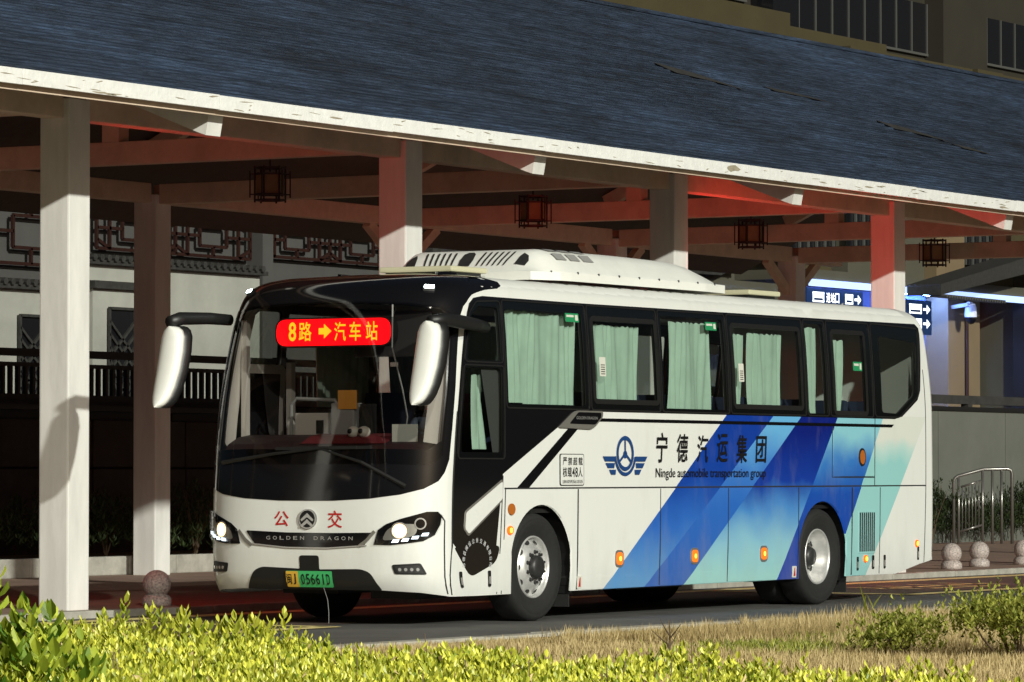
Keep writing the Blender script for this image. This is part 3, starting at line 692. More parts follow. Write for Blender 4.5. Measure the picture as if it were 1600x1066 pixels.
# wipers
for a, b, c in (((-1.0, 1.52), (-.35, 1.60), (.25, 1.66)), ((1.05, 1.30), (.62, 1.52), (.10, 1.66))):
    w = MB().tube([SP(*a, .03), SP(*b, .045), SP(*c, .03)], [.022, .016, .010], 6).build('wiper_arm', 'black', bus)
    MB().bar(SP(c[0]-.45, c[1]-.01, .026), SP(c[0]+.45, c[1]+.0, .026), .018, .03).build('wiper_blade', 'black', w)
# mirrors on curved arms
def mirror_arm(sg):
    Y = lambda y: BY-sg*(BY-y)
    mx_, my = .12, -.13
    p = [(1.42, .02, 2.80), (1.1, -.06, 2.815), (.70, -.13, 2.83), (.35, -.17, 2.84), (.16, -.15, 2.82)] if sg > 0 else [(.95, .0, 2.90), (.7, -.08, 2.91), (.35, -.16, 2.90), (.16, -.15, 2.86)]
    a = MB().tube([(x, Y(y), z) for x, y, z in p], [.055, .06, .065, .06, .05][:len(p)], 10).build('mirror_arm', 'black', bus, smooth=True)
    zs = [2.045, 2.052, 2.07, 2.10, 2.15, 2.24, 2.40, 2.58, 2.72, 2.78, 2.81, 2.82]; wd = [.008, .032, .056, .076, .095, .112, .125, .128, .120, .095, .055, .012]
    def shell(grow, dx0, dx1, name, m, par, cut=0.):
        v = []; n = 16
        for z, w in zip(zs, wd):
            lean = .13*((z-2.42)/.4)-.05*((z-2.42)/.4)**2
            for k in range(n):
                t = math.pi*k/(n-1)
                yy = -math.cos(t)*(w+grow); xx = dx0-(dx0-dx1)*math.sin(t)**.7
                v.append((mx_+lean+xx, Y(my+yy*1.0), z+(z-2.44)*grow*2))
        f = [(i*n+k, i*n+k+1, (i+1)*n+k+1, (i+1)*n+k) for i in range(len(zs)-1) for k in range(n-1)]
        f += [tuple(i*n for i in range(len(zs)))+tuple(i*n+n-1 for i in reversed(range(len(zs))))]
        return build(name, v, f+[tuple(range(n)), tuple(range((len(zs)-1)*n, len(zs)*n))], m, par, smooth=True)
    h = shell(.008, .13, .0, 'mirror_rim', 'black', a); shell(0., .012, -.09, 'mirror_shell', 'acwhite', a)
    MB().prism([(mx_+.136-.085, Y(my)-.09, 2.16), (mx_+.136-.085, Y(my)+.09, 2.16), (mx_+.136+.085, Y(my)+.10, 2.72), (mx_+.136+.085, Y(my)-.10, 2.72)], (.004, 0, 0)).build('mirror_glass', 'mirror', h)
mirror_arm(1); mirror_arm(-1)
# ---- roof unit and hatches
def ac_h(x, y):
    u = abs(y-BY)
    f = min(1, max(0, (x-3.08)/.34)); r = max(0, (x-5.0)/1.92); sd = min(1, max(0, (.96-u)/.30))
    e = lambda t: math.sin(t*math.pi/2)
    top = .235*(1-.10*r-.62*max(0, (x-5.9)/1.0)**2.2)
    if 3.95 < x < 4.85 and u < .5: top += .012
    return 3.41+top*e(f)*e(sd)*(1. if x < 6.85 else .5)-.0*u
xs = [3.08, 3.12, 3.18, 3.25, 3.33, 3.42, 3.6, 3.94, 3.97, 4.3, 4.83, 4.87, 5.1, 5.4, 5.7, 6.0, 6.2, 6.4, 6.6, 6.75, 6.85, 6.92]
us = [-.96, -.9, -.82, -.74, -.66, -.52, -.48, -.25, 0, .25, .48, .52, .66, .74, .82, .9, .96]
def acp(x, u):
    k = 1-.16*max(0, (3.45-x)/.37)-.05*max(0, (x-6.4)/.5)
    return (x, BY+u*k, ac_h(x, BY+u))
v = [acp(x, u) for x in xs for u in us]; n = len(us)
ac = build('roof_air_unit', v, [(i*n+k, i*n+k+1, (i+1)*n+k+1, (i+1)*n+k) for i in range(len(xs)-1) for k in range(n-1)], 'acwhite', bus, smooth=True)
ol = [acp(xs[0], u) for u in us]+[acp(x, us[-1]) for x in xs[1:]]+[acp(xs[-1], u) for u in reversed(us[:-1])]+[acp(x, us[0]) for x in reversed(xs[1:-1])]
m_ = len(ol); cx_, cy_ = 5.0, BY
v = ol+[(cx_+(p[0]-cx_)*1.012, cy_+(p[1]-cy_)*1.02, p[2]) for p in ol]+[(cx_+(p[0]-cx_)*1.012, cy_+(p[1]-cy_)*1.02, 3.325) for p in ol]
build('unit_skirt', v, [(a+i, a+(i+1) % m_, a+m_+(i+1) % m_, a+m_+i) for a in (0, m_) for i in range(m_)], 'acwhite', ac)
def ac_patch(name, pts, m, lift=.004):
    v = []
    for x, u in pts:
        p = acp(x, u); v.append((p[0]-lift, p[1]-(lift if u < -.6 else 0), p[2]+lift))
    return build(name, v, [tuple(range(len(v)))], m, ac)
for sg in (-1, 1):
    for k in range(6):
        u = sg*(.17+k*.072); ac_patch('vent_slot', [(3.14, u-.010), (3.14, u+.010), (3.20, u+.014+sg*.006), (3.30, u+.013+sg*.012), (3.315, u+sg*.014), (3.30, u-.013+sg*.012), (3.20, u-.014+sg*.006)], 'seam', .007)
    ac_patch('vent_slot', [(3.15, sg*.66), (3.15, sg*.80), (3.21, sg*.79), (3.26, sg*.74), (3.28, sg*.67), (3.24, sg*.655)], 'hubm', .007)
ac_patch('vent_hole', [(3.14, -.075), (3.14, .075), (3.20, .088), (3.28, .07), (3.31, .03), (3.31, -.03), (3.28, -.07), (3.20, -.088)], 'hubm', .007)
for i in range(3):
    for j in range(2):
        x0 = 3.52+i*.27; u = -.71-j*.105
        ac_patch('grille_window', [(x0, u-.038), (x0, u+.038), (x0+.20, u+.038), (x0+.20, u-.038)], 'trim_grey', .007)
for k in range(9):
    p = acp(3.3+k*.42, -.96); MB().lathe((p[0], p[1]-.012, 3.41), (0, -1, 0), [(.012, 0), (.012, .012), (.0, .014)], 8).build('bolt', 'seam', ac)
for x0, x1, y0, y1 in ((2.22, 2.90, .88, 1.72), (8.55, 9.30, .92, 1.70)):
    h = MB().box(x0, x1, y0, y1, 3.385, 3.44, .018).build('roof_hatch', 'beige', bus)
    MB().box(x0+.05, x1-.05, y0+.05, y1-.05, 3.33, 3.385).build('hatch_frame', 'black', h)
# ---- wheels
def wheel(cx, near, rear):
    a = (0, 1, 0) if near else (0, -1, 0); y0 = .025 if near else 2*BY-.025
    L = lambda pr, n=48: MB().lathe((cx, y0, .52), a, pr, n)
    t = L([(.295, .055), (.32, .035), (.36, .022), (.41, .008), (.455, .0), (.46, .004), (.465, .0), (.49, .012), (.508, .03), (.519, .06), (.521, .10), (.521, .25), (.51, .29), (.47, .31), (.30, .30)], 64).build('wheel', 'rubber', bus, smooth=True)
    if rear:
        L([(.30, .36), (.47, .34), (.51, .37), (.521, .41), (.521, .58), (.50, .62), (.30, .62)]).build('inner_tyre', 'rubber', t, smooth=True)
        L([(.302, .050), (.298, .040), (.285, .042), (.278, .06), (.270, .12), (.255, .135), (.250, .20), (.22, .235), (.12, .235)]).build('rim', 'alloy', t, smooth=True)
        L([(.125, .235), (.12, .16), (.10, .12), (.085, .10), (.0, .095)]).build('hub', 'hubm', t, smooth=True)
        rn, yn, hr, hy = .165, .235, .225, .222
    else:
        L([(.302, .050), (.298, .036), (.288, .036), (.280, .06), (.268, .10), (.235, .075), (.20, .05), (.185, .035), (.16, .03), (.10, .03)]).build('rim', 'alloy', t, smooth=True)
        L([(.115, .03), (.112, -.01), (.095, -.03), (.06, -.038), (.0, -.04)]).build('hub', 'hubm', t, smooth=True)
        rn, yn, hr, hy = .145, .03, .247, .080
    for k in range(10):
        q = 2*math.pi*(k+.5)/10; sg = 1 if near else -1
        MB().lathe((cx+rn*math.cos(q), y0+sg*(yn+.005), .52+rn*math.sin(q)), (0, -sg, 0), [(.020, 0), (.020, .012), (.014, .014), (.014, .04), (.0, .042)], 8).build('wheel_nut', 'hubm', t)
        c = Vector((cx+hr*math.cos(q+.31), y0+sg*(hy-.012), .52+hr*math.sin(q+.31))); tx = Vector((-math.sin(q+.31), 0, math.cos(q+.31))); rx = Vector((math.cos(q+.31), 0, math.sin(q+.31)))*.8+Vector((0, sg*.55 if not rear else 0, 0))
        v = [c+tx*(.034*math.cos(2*math.pi*j/12))+rx*(.026*math.sin(2*math.pi*j/12)) for j in range(12)]
        build('hand_hole', v, [tuple(range(12))], 'seam', t)
for near in (True, False):
    wheel(WF, near, False); wheel(WR, near, True)
# wheel wells, chassis and underside
for cx in (WF+.05, WR):
    for near in (True, False):
        y0, y1 = (.02, .66) if near else (2*BY-.66, 2*BY-.02); v = []
        pr = [(cx-.60, .25)]+[(cx+.625*math.cos(math.pi-math.pi*k/16), .52+.625*math.sin(math.pi-math.pi*k/16)) for k in range(17)]+[(cx+.60, .25)]
        v = [(x, y, z) for y in (y0, y1) for x, z in pr]; m_ = len(pr)
        build('wheel_well', v, [(i, i+1, m_+i+1, m_+i) for i in range(m_-1)]+[tuple(range(m_, 2*m_)) if near else tuple(range(m_))], 'black', bus)
MB().box(.75, 1.80, .10, 2.5, .36, .42).box(3.05, 7.9, .06, 2.55, .33, .40).box(1.8, 3.05, .68, 1.92, .36, .9).box(7.9, 9.1, .68, 1.92, .36, .9).box(9.1, 11.1, .10, 2.5, .38, .44).build('underbody', 'black', bus)
for nm_, b6 in (('axle', (2.2, 2.6, .3, 2.3, .34, .50)), ('axle', (8.3, 8.75, .3, 2.3, .32, .62)), ('battery_box', (4.8, 6.2, .5, 1.2, .24, .325)), ('tow_frame', (.95, 1.5, .5, 1.0, .24, .355))): box(nm_, *b6, 'black', bus)
for X in (3.06, 9.16): MB().box(X, X+.02, .06, .40, .12, .42).build('mud_flap', 'rubber', bus)
# ---- inside
for sg in (1, -1):
    ln_ = [(SX(1.75), 1.10), (SX(11.1), 1.10), (SX(11.0), 3.12), (SX(1.3), 3.08), (SX(1.3), 2.6)]
    patch('interior_lining', ln_ if sg > 0 else mirror(ln_), 'lining', bus, holes=[grow(o, .012) for o in (OPEN[:8] if sg > 0 else FAR[:8])], off=-.045, st=.2, rim=0)
MB().box(.75, 11.2, .08, 2.53, 1.04, 1.08).build('cabin_floor', 'black', bus)
MB().box(1.0, 11.0, .25, 2.36, 3.16, 3.19).build('ceiling_liner', 'trim_grey', bus)
box('rear_bulkhead', 11.0, 11.05, .1, 2.5, 1.1, 2.1, 'black', bus)
dsh = MB(); pr = [(.62, 1.10), (.52, 1.45), (.53, 1.62), (.62, 1.70), (.78, 1.765), (.98, 1.79), (1.10, 1.72), (1.12, 1.10)]
dsh.prism([(x, .20, z) for x, z in pr], (0, 2.2, 0)).build('dashboard', 'dash', bus)
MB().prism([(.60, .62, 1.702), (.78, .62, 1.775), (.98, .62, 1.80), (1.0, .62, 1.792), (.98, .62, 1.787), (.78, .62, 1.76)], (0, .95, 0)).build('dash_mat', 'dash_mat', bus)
sw = MB(); c = Vector((1.22, .80, 1.72)); ax = Vector((-.55, 0, .84)).normalized(); e1 = Vector((0, 1, 0)); e2 = ax.cross(e1)
sw.tube([c+e1*(.23*math.cos(2*math.pi*k/24))+e2*(.23*math.sin(2*math.pi*k/24)) for k in range(25)], .016, 8, False); sw.tube([c, c-ax*.45], .03, 8); sw.bar(c-e1*.22, c+e1*.22, .04, .02)
sw.build('steering_wheel', 'black', bus)
def seat(x, y, z=1.08, m='seat', name='seat', hgt=1.13):
    mb = MB(); mb.box(x, x+.46, y-.22, y+.22, z+.32, z+.46, .04); mb.prism([(x+.40, y-.22, z+.42), (x+.54, y-.22, z+.42), (x+.70, y-.22, z+hgt), (x+.60, y-.22, z+hgt+.02)], (0, .44, 0)); mb.box(x+.1, x+.4, y-.15, y+.15, z, z+.32)
    return mb.build(name, m, bus)
s0 = seat(2.45, .43); seat(1.55, .80, 1.10, 'black', 'driver_seat', .98)
for r in range(10):
    for y in (.43, .88, 1.74, 2.18):
        if r == 0 and y == .43: continue
        copy_part(s0, bus, (r*.80, y-.43, 0))
# curtains
def curtain(x0, x1, z0, z1, near=True, pinch=0.):
    n = max(8, int((x1-x0)/.018)); v = []; rows = 7; sg = 1 if near else -1; ph = random.random()*6
    for j in range(rows):
        t = j/(rows-1); z = z0+(z1-z0)*t
        for i in range(n+1):
            u = i/n; w = 1-pinch*(1-abs(2*t-1.3))
            x = x0+(x1-x0)*u*w+.012*math.sin(u*17+ph)+(1-t)*.03*math.sin(ph*3+u*4)
            y = .135+.022*math.sin(u*(x1-x0)*58+1.6*math.sin(u*5+ph)+.9*math.sin(t*3+u*9)+ph)*(1-.35*t)*(.6+.5*math.sin(u*7+ph*2))+.016*math.sin(u*13+t*2.4+ph)
            v.append((x, y if near else 2*BY-y, z+(.008*math.sin(u*(x1-x0)*62) if j == rows-1 else 0)))
    build('curtain', v, [(j*(n+1)+i, j*(n+1)+i+1, (j+1)*(n+1)+i+1, (j+1)*(n+1)+i) for j in range(rows-1) for i in range(n)], 'curtain', bus, smooth=True)
for a, b, z0, z1 in ((1.80, 2.35, 2.10, 2.985), (2.34, 3.30, 2.09, 2.97), (3.52, 3.86, 2.12, 2.90), (3.84, 4.62, 2.14, 2.89), (5.22, 6.08, 2.08, 2.97), (6.46, 6.86, 2.12, 2.88), (7.0, 7.80, 2.11, 2.90), (8.17, 8.42, 2.07, 3.0), (8.46, 8.60, 2.07, 3.0), (8.86, 9.22, 2.09, 2.88)): curtain(a, b, z0, z1)
curtain(1.38, 1.62, 1.65, 2.35, True, .35)
for a, b in ((2.2, 3.2), (3.6, 4.6), (5.0, 6.1), (6.6, 7.6), (8.2, 8.6)): curtain(a, b, 2.08, 2.97, False)
for X, z, w, h, m in ((2.98, 2.90, .26, .085, 'sticker_g'), (5.88, 2.90, .24, .085, 'sticker_g'), (9.28, 2.55, .22, .10, 'sticker_g'), (3.60, 2.38, .12, .19, 'sticker_w'), (6.56, 2.38, .11, .19, 'sticker_w')):
    t = patch('window_sticker', rect(X, X+w, z, z+h, .008), m, bus, off=.013, rim=.002, st=.1)
    if m == 'sticker_g':
        patch('sticker_mark', rect(X+.02, X+w*.62, z+h*.55, z+h*.8, .002), 'sticker_w', t, off=.015, rim=.001); patch('sticker_mark', rect(X+w*.72, X+w-.02, z+.015, z+h-.015, .01), 'sticker_w', t, off=.015, rim=.001)
    else:
        for q in range(5): patch('sticker_mark', rect(X+.02, X+w-.02, z+.02+q*.022, z+.028+q*.022, .001), 'black_text', t, off=.015, rim=.001)
# route display behind the windscreen
led = MB().prism([(.70, y_, z_) for y_, z_ in rnd([(.60, 2.615), (1.92, 2.615), (1.92, 2.895), (.60, 2.895)], .12, 6)], (.10, 0, 0)).build('route_display', 'black', bus)
MB().prism([(.690, y_, z_) for y_, z_ in rnd([(.62, 2.63), (1.90, 2.63), (1.90, 2.88), (.62, 2.88)], .115, 6)], (.009, 0, 0)).build('display_panel', 'led_red', led)
def flat_x(items, X, name, m, parent):
    for t, ya, yb, z0, z1 in items:
        v, f, _ = glyph(t, .012 if t not in '8→' else .02); MB().add([(X, ya+(yb-ya)*x, z0+(z1-z0)*y) for x, y in v], f).build(name, m, parent)
flat_x([('8', 1.76, 1.675, 2.675, 2.855), ('路', 1.645, 1.50, 2.675, 2.855), ('汽', 1.245, 1.115, 2.67, 2.85), ('车', 1.075, .945, 2.67, 2.85), ('站', .89, .76, 2.67, 2.85)], .688, 'display_text', 'led_text', led)
build('display_arrow', [(.688, y, z) for y, z in ((1.42, 2.735), (1.36, 2.735), (1.36, 2.695), (1.275, 2.765), (1.36, 2.835), (1.36, 2.795), (1.42, 2.795))], [tuple(range(7))], 'led_text', led)
box('sun_shade', .90, .915, .30, 1.15, 2.52, 2.95, 'lining', bus)
for sg in (1, -1):
    tr = patch('pillar_trim', [(sg*q_, z) for q_, z in ((1.20, 1.72), (1.64, 1.66), (1.66, 2.96), (1.30, 2.93), (1.24, 2.5))][::sg], 'trim_white', bus, off=-.07, st=.08, rim=0)
# driver area furniture seen through the windscreen
MB().box(1.10, 1.13, 1.56, 1.96, 1.62, 2.0, .01).build('partition_board', 'trim_white', bus)
MB().tube([(1.16, 1.50, 1.1), (1.16, 1.50, 2.05), (1.16, 1.54, 2.12), (1.16, 1.98, 2.14), (1.16, 2.04, 2.08), (1.16, 2.04, 1.1)], .018, 8).build('grab_rail', 'trim_grey', bus)
MB().box(.90, 1.06, 1.16, 1.42, 1.78, 2.09, .015).build('fare_box', 'trim_grey', bus)
box('card_holder', .885, .895, 1.12, 1.33, 2.03, 2.21, 'card_y', bus); box('board_slot', 1.09, 1.098, 1.63, 1.71, 1.80, 1.93, 'black', bus)
box('ticket_machine', .92, 1.02, .98, 1.10, 1.785, 2.08, 'black', bus)
pm = MB().box(.66, .665, .30, .58, 1.715, 1.88).build('dash_card', 'sticker_w', bus)
MB().box(1.55, 1.62, 2.30, 2.36, 1.1, 2.5).box(.98, 1.04, 2.44, 2.50, 1.2, 2.9).build('door_post', 'trim_white', bus)
MB().tube([(.62, .55, 3.0), (.66, .58, 2.6), (.72, .50, 2.2), (.74, .46, 1.95), (.74, .50, 1.70)], .008, 6).build('camera_cable', 'trim_grey', bus)
box('dash_camera', .66, .70, .54, .60, 2.42, 2.46, 'trim_white', bus)
# driver and the two toy eyes on the dash (things of their own)
def person():
    root = thing('person', 'driver in a dark shirt behind the windscreen, hands on the steering wheel', 'person', (1.80, .80, 1.10))
    J = {'pel': (1.80, .66, 1.62), 'sp': (1.82, .66, 1.80), 'ch': (1.80, .66, 1.98), 'nk': (1.78, .66, 2.10), 'sl': (1.78, .47, 2.05), 'sr': (1.78, .85, 2.05), 'el': (1.58, .42, 1.82), 'er': (1.58, .90, 1.82), 'hl': (1.33, .50, 1.80), 'hr': (1.33, .82, 1.80), 'kl': (1.38, .52, 1.60), 'kr': (1.38, .80, 1.60), 'fl': (1.32, .52, 1.14), 'fr': (1.32, .80, 1.14)}
    J = {k: (a, b+.14, c-(.12 if c > 1.7 else .06 if c > 1.5 else 0)) for k, (a, b, c) in J.items()}
    rad = {'pel': .15, 'sp': .14, 'ch': .15, 'nk': .06, 'sl': .075, 'sr': .075, 'el': .05, 'er': .05, 'hl': .035, 'hr': .035, 'kl': .075, 'kr': .075, 'fl': .05, 'fr': .05}
    K = list(J); E = [('pel', 'sp'), ('sp', 'ch'), ('ch', 'nk'), ('ch', 'sl'), ('ch', 'sr'), ('sl', 'el'), ('sr', 'er'), ('el', 'hl'), ('er', 'hr'), ('pel', 'kl'), ('pel', 'kr'), ('kl', 'fl'), ('kr', 'fr')]
    me = bpy.data.meshes.new('skel'); me.from_pydata([J[k] for k in K], [(K.index(a), K.index(b)) for a, b in E], [])
    o = bpy.data.objects.new('skel', me); COL.objects.link(o); sk = o.modifiers.new('s', 'SKIN'); o.modifiers.new('u', 'SUBSURF').levels = 1
    for i, k in enumerate(K): me.skin_vertices[0].data[i].radius = (rad[k], rad[k])
    me.skin_vertices[0].data[0].use_root = True
    dg = bpy.context.evaluated_depsgraph_get(); dg.update(); m2 = bpy.data.meshes.new_from_object(o.evaluated_get(dg))
    v = [tuple(q.co) for q in m2.vertices]; f = [tuple(p.vertices) for p in m2.polygons]; bpy.data.objects.remove(o)
    b_ = build('body', v, f, 'shirt', root, smooth=True)
    def ball(c, rx, ry, rz, name, m, par, cut=None, nn=16):
        vv = []; ff = []
        for i in range(nn+1):
            t = math.pi*i/nn
            for j in range(nn*2):
                p = 2*math.pi*j/(nn*2); z = math.cos(t); r = math.sin(t); ch_ = 1-.22*max(0, -z)**1.5
                vv.append((c[0]+rx*r*math.cos(p)*ch_, c[1]+ry*r*math.sin(p)*ch_, c[2]+rz*z))
        for i in range(nn):
            for j in range(nn*2):
                q = (i*nn*2+j, (i+1)*nn*2+j, (i+1)*nn*2+(j+1) % (nn*2), i*nn*2+(j+1) % (nn*2))
                if cut is None or cut(sum(vv[k][0] for k in q)/4-c[0], sum(vv[k][2] for k in q)/4-c[2]): ff.append(q)
        return build(name, vv, ff, m, par, smooth=True)
    hc = (1.72, .79, 2.10); h = ball(hc, .10, .078, .125, 'head', 'skin', root)
    ball((hc[0]+.008, hc[1], hc[2]+.012), .108, .086, .128, 'hair', 'hair', h, cut=lambda dx, dz: dz > .055-dx*.6)
    MB().prism([(hc[0]-.095, hc[1]-.014, hc[2]-.03), (hc[0]-.095, hc[1]+.014, hc[2]-.03), (hc[0]-.09, hc[1], hc[2]+.02)], (-.022, 0, -.006)).build('nose', 'skin', h)
    for s in (-1, 1):
        MB().lathe((hc[0]-.088, hc[1]+s*.032, hc[2]+.015), (-1, 0, 0), [(.012, 0), (.010, .006), (0, .008)], 8).build('eye', 'hair', h)
        ball((hc[0]+.005, hc[1]+s*.080, hc[2]), .02, .012, .03, 'ear', 'skin', h, nn=6)
    MB().bar((hc[0]-.083, hc[1]-.022, hc[2]-.062), (hc[0]-.083, hc[1]+.022, hc[2]-.062), .008, .008).build('mouth', 'red_text', h)
    for hk, s in (('hl', -1), ('hr', 1)):
        p = Vector(J[hk]); mb = MB(); mb.box(p.x-.05, p.x+.03, p.y-.04, p.y+.04, p.z-.015, p.z+.02, .01)
        for k in range(4): mb.tube([(p.x-.045, p.y-.032+k*.021, p.z), (p.x-.085, p.y-.032+k*.021, p.z-.002), (p.x-.10, p.y-.032+k*.021, p.z-.035)], [.010, .009, .008], 6)
        mb.tube([(p.x-.01, p.y-s*.04, p.z), (p.x-.05, p.y-s*.06, p.z-.01), (p.x-.075, p.y-s*.055, p.z-.02)], [.011, .010, .008], 6); mb.build('hand', 'skin', root)
person()
for y, lb in ((1.075, 'white toy eyeball on the dashboard, the one nearer the grey fare box'), (.955, 'white toy eyeball on the dashboard, the one nearer the driver')):
    t = thing('toy_eyeball', lb, 'ornament', (.76, y, 1.757), 'toy eyes on the dashboard')
    MB().lathe((.76, y, 1.812), (0, 0, 1), [(.0, -.055)]+[(.062*math.sin(math.pi*k/10), -.055*math.cos(math.pi*k/10)) for k in range(1, 10)]+[(.0, .055)], 18).build('eye_white', 'sticker_w', t, smooth=True)
    MB().lathe((.701, y+.005, 1.819), (-1, 0, .1), [(.026, -.012), (.024, .004), (.0, .008)], 14).build('pupil', 'black_text', t, smooth=True)

# ================================================================== GROUND
PZ = .06          # platform height
def sheet(name, x0, x1, y0, y1, z, m, nx=1): 
    return structure(build(name, [(x0, y0, z), (x1, y0, z), (x1, y1, z), (x0, y1, z)], [(0, 1, 2, 3)], m))
sheet('ground', -300, 500, -300, 500, -.02, 'asphalt')
sheet('road', -120, 160, -3.06, 4.20, 0., 'asphalt')
sheet('bus_lane', -60, 90, 1.15, 3.9, .004, 'lane')
pav = structure(box('pavement', -60, 90, 4.35, 60, -.2, PZ, 'paving'))
isl = structure(box('island', -120, 120, -60, -3.24, -.2, .09, 'soil'))
def stones(parent, y0, y1, z1, x0, x1, ln=1.0):
    first = None; x = x0; k = 0
    while x < x1:
        if first is None: first = MB().box(x+.006, x+ln-.006, y0, y1, -.1, z1, .012).build('kerb_stone', 'kerb', parent)
        else: copy_part(first, parent, (x-x0, random.uniform(-.006, .006), random.uniform(-.006, .004)))
        x += ln
stones(pav, 4.20, 4.348, PZ+.012, -16, 50); stones(isl, -3.238, -3.06, .12, -16, 40)
# painted lines
def paint(name, pts, w, z=.008):
    mb = MB()
    for a, b in zip(pts, pts[1:]):
        a = Vector((*a, z)); b = Vector((*b, z)); d = (b-a).normalized(); r = Vector((-d.y, d.x, 0))*(w/2)
        mb.add([a-r, b-r, b+r, a+r], [(0, 1, 2, 3)])
    return structure(mb.build(name, 'yellow_paint'))
paint('lane_line', [(-40, 3.60), (80, 3.60)], .34); paint('lane_line', [(-40, .80), (-.05, .80)], .25); paint('lane_line', [(12.2, .80), (80, .80)], .25)
paint('stop_line', [(-.05, .74), (-.05, 3.48)], .22); paint('stop_line', [(12.4, .74), (12.4, 3.48)], .22)
paint('hatch_line', [(-8, .9), (-2.2, 3.45)], .25); paint('hatch_line', [(-5, .9), (-.5, 3.45)], .25); paint('lane_line', [(-40, 2.9), (-.2, 3.15)], .2)
for x in (14.6, 15.4, 16.3, 17.2): paint('lane_letter', [(x, 1.7), (x+.1, 2.75)], .12)
paint('lane_letter', [(14.4, 2.2), (17.6, 2.2)], .10); paint('lane_letter', [(14.9, 1.7), (16.4, 1.62)], .10)

# ================================================================== CANOPY
CX = [1.30+6.31*k for k in range(-3, 6)]          # column lines
FY, BYC, EY = 4.85, 12.75, 2.85
X_L, X_R = CX[0]-3.4, CX[-1]+1.95
can = thing('bus_canopy', 'long open canopy on white square columns under a blue-grey pitched roof', 'canopy', (10, 8.8, PZ))
col0 = None
for y in (FY, BYC):
    for x in CX:
        if col0 is None:
            col0 = MB().box(x-.18, x+.18, y-.18, y+.18, PZ-.01 if y == FY else PZ, 5.16, .018).build('column', 'column', can); cref = (x, y)
        else: copy_part(col0, can, (x-cref[0], y-cref[1], 0))
for y, z0, z1, w in ((FY, 4.96, 5.24, .22), (BYC, 5.05, 5.31, .22)):
    for a, b in zip(CX, CX[1:]):
        MB().box(a+.176, b-.176, y-w/2, y+w/2, z0, z1, .012).build('beam', 'beam', can)
    for a, b in ((X_L+.2, CX[0]-.176), (CX[-1]+.176, X_R-.2)): MB().box(a, b, y-w/2, y+w/2, z0, z1).build('beam', 'beam', can)
for x in CX:
    MB().box(x-.10, x+.10, FY+.176, BYC-.176, 5.03, 5.30, .012).build('tie_beam', 'beam', can)
    MB().box(x-.10, x+.10, 8.68, 8.92, 5.30, 7.75).build('king_post', 'beam', can)
    # bracket carrying the eave: shallow wedge from the column to the eave edge
    MB().prism([(x-.125, EY+.17, 4.93), (x-.125, EY+.21, 4.725), (x-.125, EY+.30, 4.755), (x-.125, FY-.182, 5.34), (x-.125, FY-.182, 5.72), (x-.125, EY+.22, 4.97)], (.25, 0, 0)).build('bracket', 'column', can)
    for sg in (-1, 1) if x > 20 else ():
        MB().bar((x+sg*.16, BYC, 4.55), (x+sg*.95, BYC, 5.06), .12, .14).build('knee_brace', 'beam', can)
    for ya, yb, za, zb in ((FY-.1, 8.75, 5.55, 7.62), (8.85, BYC+.1, 7.62, 5.75)):
        MB().bar((x, ya, za), (x, yb, zb), .14, .20).build('rafter', 'beam', can)
RZ, EZ = 8.00, 5.10
slope = lambda y: EZ+(RZ-EZ)*(y-EY)/(8.8-EY)
for y in (6.3, 7.6):
    MB().box(X_L, X_R, y-.06, y+.06, slope(y)-.27, slope(y)-.14).build('purlin', 'under_roof', can)
    MB().box(X_L, X_R, 17.6-y-.06, 17.6-y+.06, slope(y)-.27, slope(y)-.14).build('purlin', 'under_roof', can)
# deck and the covering strips laid course over course
BE = 14.75; bz = lambda y: RZ-(y-8.8)*(RZ-EZ)/(8.8-EY)
MB().prism([(X_L, EY+.03, EZ-.10), (X_L, 8.8, RZ-.13), (X_L, BE, bz(BE)-.13), (X_L, BE, bz(BE)-.03), (X_L, 8.8, RZ-.03), (X_L, EY+.03, EZ-.03)], (X_R-X_L, 0, 0)).build('roof_deck', 'under_roof', can)
def courses(y0, y1, zf, n, flip):
    v = []; f = []; nx = 150; rr = random.Random(3)
    for k in range(n):
        ya = y0+(y1-y0)*k/n; yb = y0+(y1-y0)*(k+1)/n+(.02 if y1 > y0 else -.02); b = len(v); ph = rr.random()*9
        for i in range(nx+1):
            x = X_L+(X_R-X_L)*i/nx; w = .012*math.sin(x*.7+ph)+.010*rr.uniform(-1, 1)
            lift = .022+.014*rr.random()
            v += [(x, ya+w, zf(ya+w)+lift), (x, ya+w, zf(ya+w)+.001), (x, yb, zf(yb)+.004)]
        for i in range(nx):
            p = b+i*3; f += [(p, p+3, p+5, p+2), (p+1, p+4, p+3, p)]
    return v, f
v, f = courses(EY-.02, 8.8, slope, 62, False); stuff(build('roof_strips', v, f, 'roof', can))
v, f = courses(BE, 8.8, bz, 30, True); stuff(build('roof_strips', v, f, 'roof', can))
MB().box(X_L, X_R, 8.70, 8.90, RZ-.01, RZ+.05, .02).build('ridge_cap', 'roof', can)
for x, y, l, w in ((16.2, 6.15, 1.6, .20), (18.9, 6.0, 1.7, .09), (20.9, 5.2, 1.5, .16), (22.3, 4.75, 1.0, .10)):
    zz = slope(y)+.035; MB().add([(x, y+w, slope(y+w)+.035), (x+.1, y-w*.6, slope(y-w*.6)+.035), (x+l*.6, y-w*1.2, slope(y-w*1.2)+.035), (x+l, y-w*2.0, slope(y-w*2)+.035), (x+l*.5, y+w*.1, slope(y+w*.1)+.035)], [(0, 1, 2, 3, 4)]).build('torn_strip', 'stone_dark', can)
